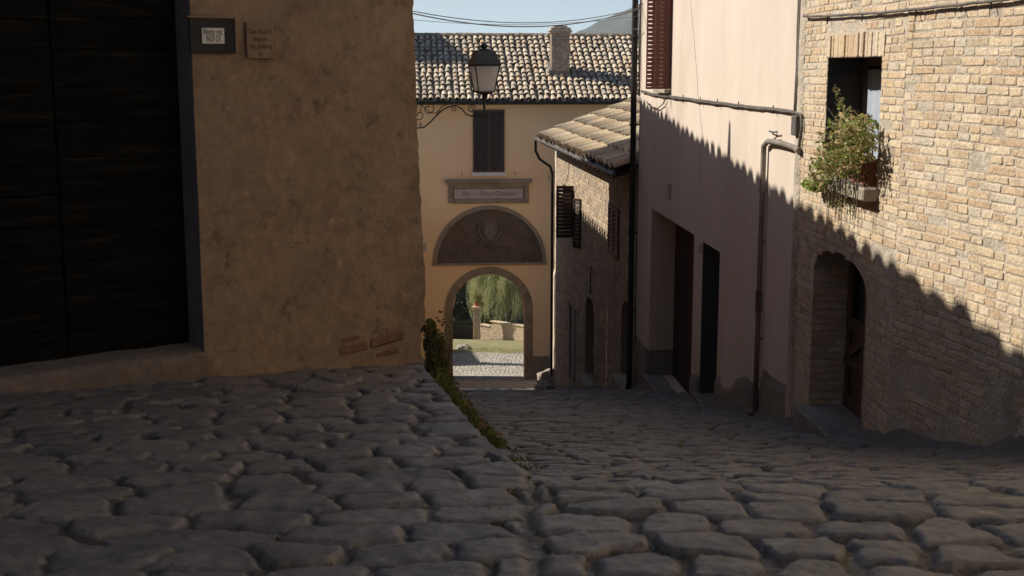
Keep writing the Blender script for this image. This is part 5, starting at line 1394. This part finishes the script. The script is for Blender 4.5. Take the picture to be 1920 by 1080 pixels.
e = empty('cypress', (-8.5, 65.6, zs(65.6)), 'unseen tall slim cypress added left of the forecourt to cast a shadow strip', 'tree')
mb = MB(); mb.tube([(-8.5, 65.6, zs(65.6) - .2), (-8.5, 65.6, -8)], .14, 7, r2=.04); mb.build('trunk', M['bark'], e)
mb = MB()
for k in range(3600):
    t = random.random(); a = random.uniform(0, 6.28); rr = .62 * math.sin(math.pi * min(.97, t * .8 + .2)) ** .6 * random.random() ** .4
    mb.leaf((-8.5 + math.cos(a) * rr, 65.6 + math.sin(a) * rr, zs(65.6) + .3 + 9.2 * t), .24, up=(0, 0, 1))
mb.build('crown', M['leaf_dark'], e)

# ================================================================== wires across the lane
def catenary(p, q, sag, n=24):
    return [p.lerp(q, k / n) - Z * sag * 4 * (k / n) * (1 - k / n) for k in range(n + 1)]
wr = empty('overhead_cable', at(1000, 46, 19), 'pair of dark overhead cables sagging across the sky between left and right houses', 'cable')
PL = Vector((wall_x(17), 17, at(740, 14, 17).z)); PR = FP.pt(FP.L - .15, at(1194, 17, 22.4).z, .05)
mb = MB(); mb.tube(catenary(PL, PR, .27, 40), .008, 6); mb.build('cable_line', M['cable'], wr)
mb = MB(); mb.tube(catenary(PL + Z * .02, PR + Z * .02 + Vector((0, -.1, 0)), .235, 40), .006, 6); mb.build('cable_line', M['cable'], wr)
mb = MB(); mb.tube(catenary(Vector((wall_x(19), 19, at(740, 33, 19).z)), FP.pt(FP.L - .1, at(1194, 30, 22.4).z, .05), .12, 40), .004, 5); mb.build('cable_line', M['gutter'], wr)
mb = MB()
mb.tube([PR, PR + Vector((-.05, 0, .05)), PR + Vector((.05, 0, .09))], .012, 6); mb.tube([FP.pt(FP.L - .3, PR.z + .2, .05), FP.pt(FP.L - .12, PR.z - .1, .07), FP.pt(FP.L - .22, PR.z - .35, .06), FP.pt(FP.L - .1, PR.z - .5, .05), FP.pt(FP.L - .18, PR.z - 1.2, .05)], .008, 5)
mb.tube([FP.pt(FP.L - .4, PR.z - .35, .06), FP.pt(FP.L + .1, PR.z - .33, .16)], .006, 5); mb.build('wire_anchor', M['cable'], wr)

# ================================================================== creeper and weeds along the terrace edge
mb = MB(); stm = MB()
cr0 = at(818, 700, 9.9)
cr = empty('climbing_plant', cr0, 'rusty brown and green climbing plant beside the corner house, above the ledge', 'plant')
for (u, v, Y, ru, rv, n_) in ((806, 622, 10.1, 12, 24, 600), (814, 650, 10.0, 20, 32, 1100), (816, 690, 9.8, 24, 34, 1300), (830, 670, 10.0, 10, 34, 400), (826, 722, 9.7, 22, 30, 1000)):
    k = Y / F; plant_blob(at(u, v, Y), (ru * k, .14, rv * k), n_, .036, mb)
y = 9.5
while y > 5.85:
    t = (y - 5.5) / 4; tuft = max(.12, .75 + .9 * noise.noise(Vector((0, y * 3.1, 4)))); x = ledge_x(y) + .04 + .07 * t; zt_ = ztr(x, y); zb_ = street_z(x, y)
    x += .03; plant_blob((x, y, zb_ + (zt_ - zb_) * .6), ((.06 + .09 * t) * tuft ** .5, .09, max(.03, (zt_ - zb_) * .42)), int((80 + 210 * t) * tuft), .038, mb); y -= .10
for k in range(40):
    p = at(random.uniform(800, 835), 770, 9.6); q = at(random.uniform(800, 850), random.uniform(605, 720), 9.8); stm.tube([p, p.lerp(q, .5) + Vector((random.uniform(-.05, .05), 0, 0)), q], .004, 4, False)
for k in range(10):
    u = random.uniform(800, 850); q = at(u, random.uniform(596, 640), 9.8); 
    for j in range(6): mb.leaf(q + Vector((random.gauss(0, .03), random.gauss(0, .03), random.gauss(0, .05))), .04)
mb.build('foliage', M['leaf_creep'], cr); stm.build('stems', M['bark'], cr)
mb = MB()
for k in range(26):
    y = random.uniform(6.0, 9.3); x = ledge_x(y) + random.uniform(0, .1); g = (ztr(x, y) + street_z(x, y)) / 2
    for _ in range(14):
        b_ = Vector((x + random.gauss(0, .015), y + random.gauss(0, .015), g)); tip = b_ + Vector((random.gauss(0, .04), random.gauss(0, .04), random.uniform(.05, .13))); mb.add([b_ - Vector((.003, 0, 0)), b_ + Vector((.003, 0, 0)), tip], [(0, 1, 2)])
path = [(9.0, 0), (8.6, 0), (8.2, 0), (7.8, 0), (7.4, 0), (7.0, 0), (6.6, 0), (6.2, 0), (5.9, 0)]
for y in [9.2 - .12 * k for k in range(30)]:
    x = ledge_x(y) + .07; zt_ = ztr(x, y); zb_ = street_z(x, y)
    for _ in range(int(34 * min(1, (y - 5.2) / 2.5))):
        mb.leaf((x + random.gauss(0, .035), y + random.gauss(0, .06), random.uniform(zb_, zt_ - .02) + random.gauss(0, .012)), random.uniform(.018, .038))
for (u, v) in ((650, 965), (625, 940), (585, 910), (470, 945), (520, 1020), (960, 930), (980, 905), (940, 990), (935, 965), (400, 890), (1300, 985), (990, 880), (1010, 895), (968, 868), (955, 1040)):
    r_ = ray(u, v); best = None
    for k in range(400):
        Y = 2.5 + k * .02; p = r_ * (Y / r_.y); g = ztr(p.x, p.y) if p.x < ledge_x(p.y) else street_z(p.x, p.y)
        if p.z < g: best = Vector((p.x, p.y, g)); break
    if best:
        for _ in range(30): mb.leaf(best + Vector((random.gauss(0, .025), random.gauss(0, .018), random.uniform(0, .02))), random.uniform(.012, .024))
mb.build('weeds', M['leaf_creep'], loc=(-.2, 7.5, -2.4), label='low weeds and moss along the terrace edge and in the joints', kind='stuff', cat='weeds')

# ================================================================== beyond the gateway
mb = MB(); y = 57.6
while y < 68.6:
    x = -5
    while x < 3.2:
        w_ = random.uniform(.14, .26); cobble(mb, x + w_ / 2, y + .085, w_ / 2 - .006, .080, .005, lambda a, b: zs(b) + .02, 6, 2, random.uniform(-.5, .5)); x += w_
    y += .17
mb.build('forecourt', M['cobble_far'], kind='structure')
mb = MB()
for j in range(14):
    for i in range(2): mb.v.append((-9 + 14 * i, 57.5 + .9 * j, zs(57.5 + .9 * j) + .005))
for j in range(13): mb.f.append((2 * j, 2 * j + 1, 2 * j + 3, 2 * j + 2)); mb.sm.append(True)
mb.build('forecourt_bed', M['pave_cement'], kind='structure')
mb = MB()
for j in range(8):
    for i in range(9):
        X, Y = -4.6 + i * 1.1, 68.3 + j * .62; mb.v.append((X, Y, zs(Y) + .02 + .05 * noise.noise(Vector((X, Y, 0))) + .12 * min(1, j / 3)))
for j in range(7):
    for i in range(8): mb.f.append((j * 9 + i, j * 9 + i + 1, (j + 1) * 9 + i + 1, (j + 1) * 9 + i)); mb.sm.append(True)
mb.build('verge', M['grassy'], kind='structure')
mb = MB()
for _ in range(7000):
    X, Y = random.uniform(-3.6, 3.2), random.uniform(68.2, 72.4)
    if X < -3.0 and Y > 70: continue
    g = zs(Y) + .13; d = Vector((random.gauss(0, .03), random.gauss(0, .03), random.uniform(.04, .10))); s__ = Vector((random.gauss(0, 1), random.gauss(0, 1), 0)).normalized() * .008
    p = Vector((X, Y, g - .06)); mb.add([p - s__, p + s__, p + d], [(0, 1, 2)])
mb.build('grass', M['grass'], loc=(0, 70, -15.4), label='sunlit grass strip at the foot of the garden wall beyond the gateway', cat='grass', kind='stuff')
# garden wall and pillar
FW = Frame((-1.95, 74.2), (1.9, 70.6), -1)
gw = empty('garden_wall', FW.pt(0, -15.7), 'low sunlit brick garden wall beyond the gateway, below the willow', 'wall')
def wtop(a): return FW.hit(905, 607)[1] + .0
a0 = FW.hit(899, 640)[0]; zt0 = FW.hit(925, 604)[1]; zt1 = FW.hit(985, 613)[1]; zlow = FW.hit(905, 610)[1]
a_mid = FW.hit(922, 605)[0]; a_end = FW.hit(985, 613)[0] + 2.5
def wz(a): return zlow if a < a_mid else zt0 + (zt1 - zt0) * (a - a_mid) / (a_end - 2.5 - a_mid)
mb = MB(); n = 40
for k in range(n):
    a, b = a0 + (a_end - a0) * k / n, a0 + (a_end - a0) * (k + 1) / n; za_, zb_ = wz((a + b) / 2), wz((a + b) / 2)
    mb.box(FW.pt((a + b) / 2, (za_ - 16.4) / 2, -.15), FW.d * (b - a) / 2, FW.n * .15, Z * (za_ + 16.4) / 2)
mb.build('wall_core', M['mortar'], gw)
mb = MB(); brick_wall(mb, FW, a0, a_end, -15.9, max(zt0, zt1) + .1, .085, .30, [], jit=.006, prot=.02, joint=.02, extra=lambda a, z: z < wz(a) - .07)
mb.build('brickwork', M['brick'], gw)
mb = MB()
a = a0
while a < a_end:
    mb.bev(FW.pt(a + .15, wz(a + .15) + .025, -.13), FW.d * .14, FW.n * .21, Z * .025, .01); a += .3
mb.build('coping', M['tile2'], gw)
pil = empty('gate_pillar', at(893, 645, 73.2), 'slender brick pillar at the end of the garden wall', 'pillar')
FPi = Frame((at(887, 600, 72.8).x, 72.8), (at(898.5, 600, 72.8).x, 72.75), -1)
zpt = FPi.hit(893, 578)[1]
mb = MB(); mb.box(FPi.pt(FPi.L / 2, (zpt - 16.2) / 2, -.2), FPi.d * (FPi.L / 2 - .01), FPi.n * .19, Z * (zpt + 16.2) / 2); mb.build('pillar_core', M['mortar'], pil)
mb = MB(); brick_wall(mb, FPi, 0, FPi.L, -15.95, zpt, .085, .26, [], prot=.02, joint=.02, jit=.005); mb.build('brickwork', M['brick'], pil)
mb = MB(); mb.bev(FPi.pt(FPi.L / 2, zpt + .04, -.2), FPi.d * (FPi.L / 2 + .05), FPi.n * .25, Z * .04, .015); mb.build('pillar_cap', M['tile2'], pil)
pp = empty('potted_plant', FPi.pt(FPi.L / 2, zpt + .08, -.2), 'dry leafy plant in a pot on top of the brick pillar', 'plant')
mb = MB(); mb.lathe(FPi.pt(FPi.L / 2, zpt + .08, -.2), [(.10, 0), (.15, .22), (.17, .26), (.13, .26)], 12); mb.build('pot', M['terracotta'], pp)
mb = MB(); plant_blob(FPi.pt(FPi.L / 2 + .05, zpt + .62, -.2), (.38, .3, .34), 520, .11, mb); plant_blob(FPi.pt(FPi.L / 2 + .28, zpt + .25, -.1), (.2, .2, .2), 160, .1, mb); mb.build('foliage', M['leaf_dry'], pp)
# dark railing to the left
fe = empty('fence', (-3.6, 73, -15.8), 'dark horizontal board fence left of the pillar, beyond the gateway', 'fence')
FF = Frame((-6.5, 73.4), (FPi.pt(0, 0).x - .02, 73.0), -1); ftop = FF.hit(870, 612)[1]
for k in range(6):
    mb = MB(); z = ftop - .08 - k * .235; mb.bev(FF.pt(FF.L / 2, z, 0), FF.d * FF.L / 2, FF.n * .02, Z * .095, .01); mb.build('board', M['fence'], fe)
for a in (.3, 1.9, FF.L - .15):
    mb = MB(); mb.bev(FF.pt(a, (ftop - 16.2) / 2, -.06), FF.d * .05, FF.n * .04, Z * (ftop + 16.2) / 2, .01); mb.build('post', M['fence'], fe)
mb = MB(); mb.box(FF.pt(FF.L / 2, -15.5, -.5), FF.d * FF.L / 2, FF.n * .02, Z * .8); mb.build('backing', M['leaf_dark'], fe)
rock(at(868, 655, 69.5) + Vector((0, 0, .05)), .42, 'rock', 'white boulder on the grass at the left, beyond the gateway', seed=5, flat=.55)
# willow
WC = Vector((at(945, 560, 77).x + .25, 77, -12.9))
wl = empty('willow_tree', (WC.x, WC.y, zs(78)), 'weeping willow with pale green hanging branches behind the garden wall', 'tree')
mb = MB(); mb.tube([(WC.x, WC.y, zs(78) - .1), (WC.x + .1, WC.y, -14.5), (WC.x - .1, WC.y + .1, -13.2), (WC.x, WC.y, -11.8)], .26, 9, r2=.12); limbs = []
for k in range(12):
    a = random.uniform(0, 6.28); e = WC + Vector((math.cos(a) * random.uniform(.8, 1.7), math.sin(a) * random.uniform(.8, 1.7), random.uniform(.7, 2.0))); limbs.append(e)
    mb.tube([(WC.x, WC.y, -13.3 + random.uniform(0, 1)), (WC + e) / 2 + Vector((0, 0, .5)), e], .08, 6, r2=.02)
mb.build('trunk', M['bark'], wl)
mb = MB()
clumps = []
for k in range(95):
    a = random.uniform(0, 2 * math.pi); rr = 1.95 * random.random() ** .42
    clumps.append((a, rr, WC + Vector((math.cos(a) * rr, math.sin(a) * rr, 2.2 - .5 * rr + random.uniform(-1.5, .35))), random.uniform(1.0, 2.9), Vector((random.gauss(0, .22), random.gauss(0, .22), 0))))
for k in range(2500):
    a, rr, c0, ln0, sw = random.choice(clumps)
    top = c0 + Vector((random.gauss(0, .13), random.gauss(0, .13), random.gauss(0, .12)))
    ln = ln0 * random.uniform(.55, 1.1); n_ = int(ln / .085); sway = sw + Vector((random.gauss(0, .06), random.gauss(0, .06), 0)); out_ = Vector((math.cos(a), math.sin(a), 0)) * .3
    for j in range(n_):
        t = j / n_; p = top + out_ * math.sin(min(1, t * 2.5) * 1.57) - Z * ln * t + sway * math.sin(t * 3) + Vector((random.gauss(0, .02), random.gauss(0, .02), 0))
        if p.z < -15.5: break
        mb.leaf(p, random.uniform(.10, .17), up=(0, 0, -1), asp=.26)
mb.build('crown', M['leaf_willow'], wl)
# small plants on the garden wall
mb = MB(); c = FW.hp(915, 600, -.1); plant_blob(c, (.3, .2, .15), 220, .10, mb); mb.build('wall_plant', M['leaf_creep'], loc=c, label='small reddish plant on top of the garden wall under the willow', cat='plant')
# evergreens and steep bank behind
mb = MB()
n1 = 60
for j in range(14):
    for i in range(n1 + 1):
        X = -40 + 80 * i / n1; t = j / 13; z = -17.2 + 10.5 * t; Y = 80.5 + 2.0 * t + 1.2 * fbm((X, t * 6, 0), .35, 4) + .5 * fbm((X, t * 20, 5), .9, 3)
        mb.v.append((X, Y, z + .6 * fbm((X, 0, 0), .2, 3) * t))
for j in range(13):
    for i in range(n1): mb.f.append((j * (n1 + 1) + i, j * (n1 + 1) + i + 1, (j + 1) * (n1 + 1) + i + 1, (j + 1) * (n1 + 1) + i)); mb.sm.append(False)
b0 = len(mb.v)
for i in range(n1 + 1): mb.v.append((-40 + 80 * i / n1, 86, -7.5 + .6 * fbm((-40 + 80 * i / n1, 0, 0), .2, 3))); 
for i in range(n1 + 1): mb.v.append((-40 + 80 * i / n1, 150, -16))
for i in range(n1):
    mb.f.append((13 * (n1 + 1) + i, 13 * (n1 + 1) + i + 1, b0 + i + 1, b0 + i)); mb.sm.append(False)
    mb.f.append((b0 + i, b0 + i + 1, b0 + n1 + 2 + i, b0 + n1 + 1 + i)); mb.sm.append(False)
mb.build('hillside', M['bank'], kind='structure')
for (u, Y, h, r_, lab) in ((853, 79, 2.6, .8, 'dark evergreen bush behind the fence at the left of the gateway view'), (893, 81, 2.2, .9, 'dark evergreen bush behind the brick pillar'), (992, 82, 2.6, 1.0, 'dark evergreen bush at the right behind the willow')):
    bx = at(u, 600, Y).x; e = empty('evergreen_bush', (bx, Y, zs(Y)), lab, 'bush'); mb = MB()
    mb.tube([(bx, Y, zs(Y)), (bx, Y, zs(Y) + h * .7)], .12, 6, r2=.04); mb.build('trunk', M['bark'], e); mb = MB()
    for k in range(14):
        c = Vector((bx + random.gauss(0, r_ * .45), Y + random.gauss(0, r_ * .45), zs(Y) + random.uniform(.4, h))); plant_blob(c, (r_ * .5, r_ * .5, r_ * .45), 130, .2, mb)
    mb.build('crown', M['leaf_dark'], e)

# far hill
mb = MB(); n1, n2 = 90, 24
for j in range(n2 + 1):
    for i in range(n1 + 1):
        x = 40 + 700 * i / n1; y = 1250 + 600 * j / n2
        t = max(0, min(1, (x - 55) / 420)); ridge = math.sin(math.pi * j / n2)
        z = -42 + ridge * (64 + 150 * t ** .75 + 10 * fbm((x, y, 0), .012, 4) + 4 * fbm((x, y, 3), .06, 3))
        if i < 4: z = z - (4 - i) * 30 * ridge
        mb.v.append((x, y, z))
for j in range(n2):
    for i in range(n1): mb.f.append((j * (n1 + 1) + i, j * (n1 + 1) + i + 1, (j + 1) * (n1 + 1) + i + 1, (j + 1) * (n1 + 1) + i)); mb.sm.append(True)
mb.build('far_hill', M['hill'], kind='structure')

# ------------------------------------------------------------------ air
hm = bpy.data.materials.new('haze'); hm.use_nodes = True; t = hm.node_tree
t.nodes.remove(t.nodes['Principled BSDF']); pv = t.nodes.new('ShaderNodeVolumePrincipled')
pv.inputs['Color'].default_value = (.80, .88, .97, 1); pv.inputs['Density'].default_value = .00035; pv.inputs['Anisotropy'].default_value = .2
t.links.new(pv.outputs[0], t.nodes['Material Output'].inputs['Volume'])
mb = MB(); mb.box((0, 1480, 60), (1650, 0, 0), (0, 1560, 0), (0, 0, 125)); mb.build('haze', hm, kind='stuff')
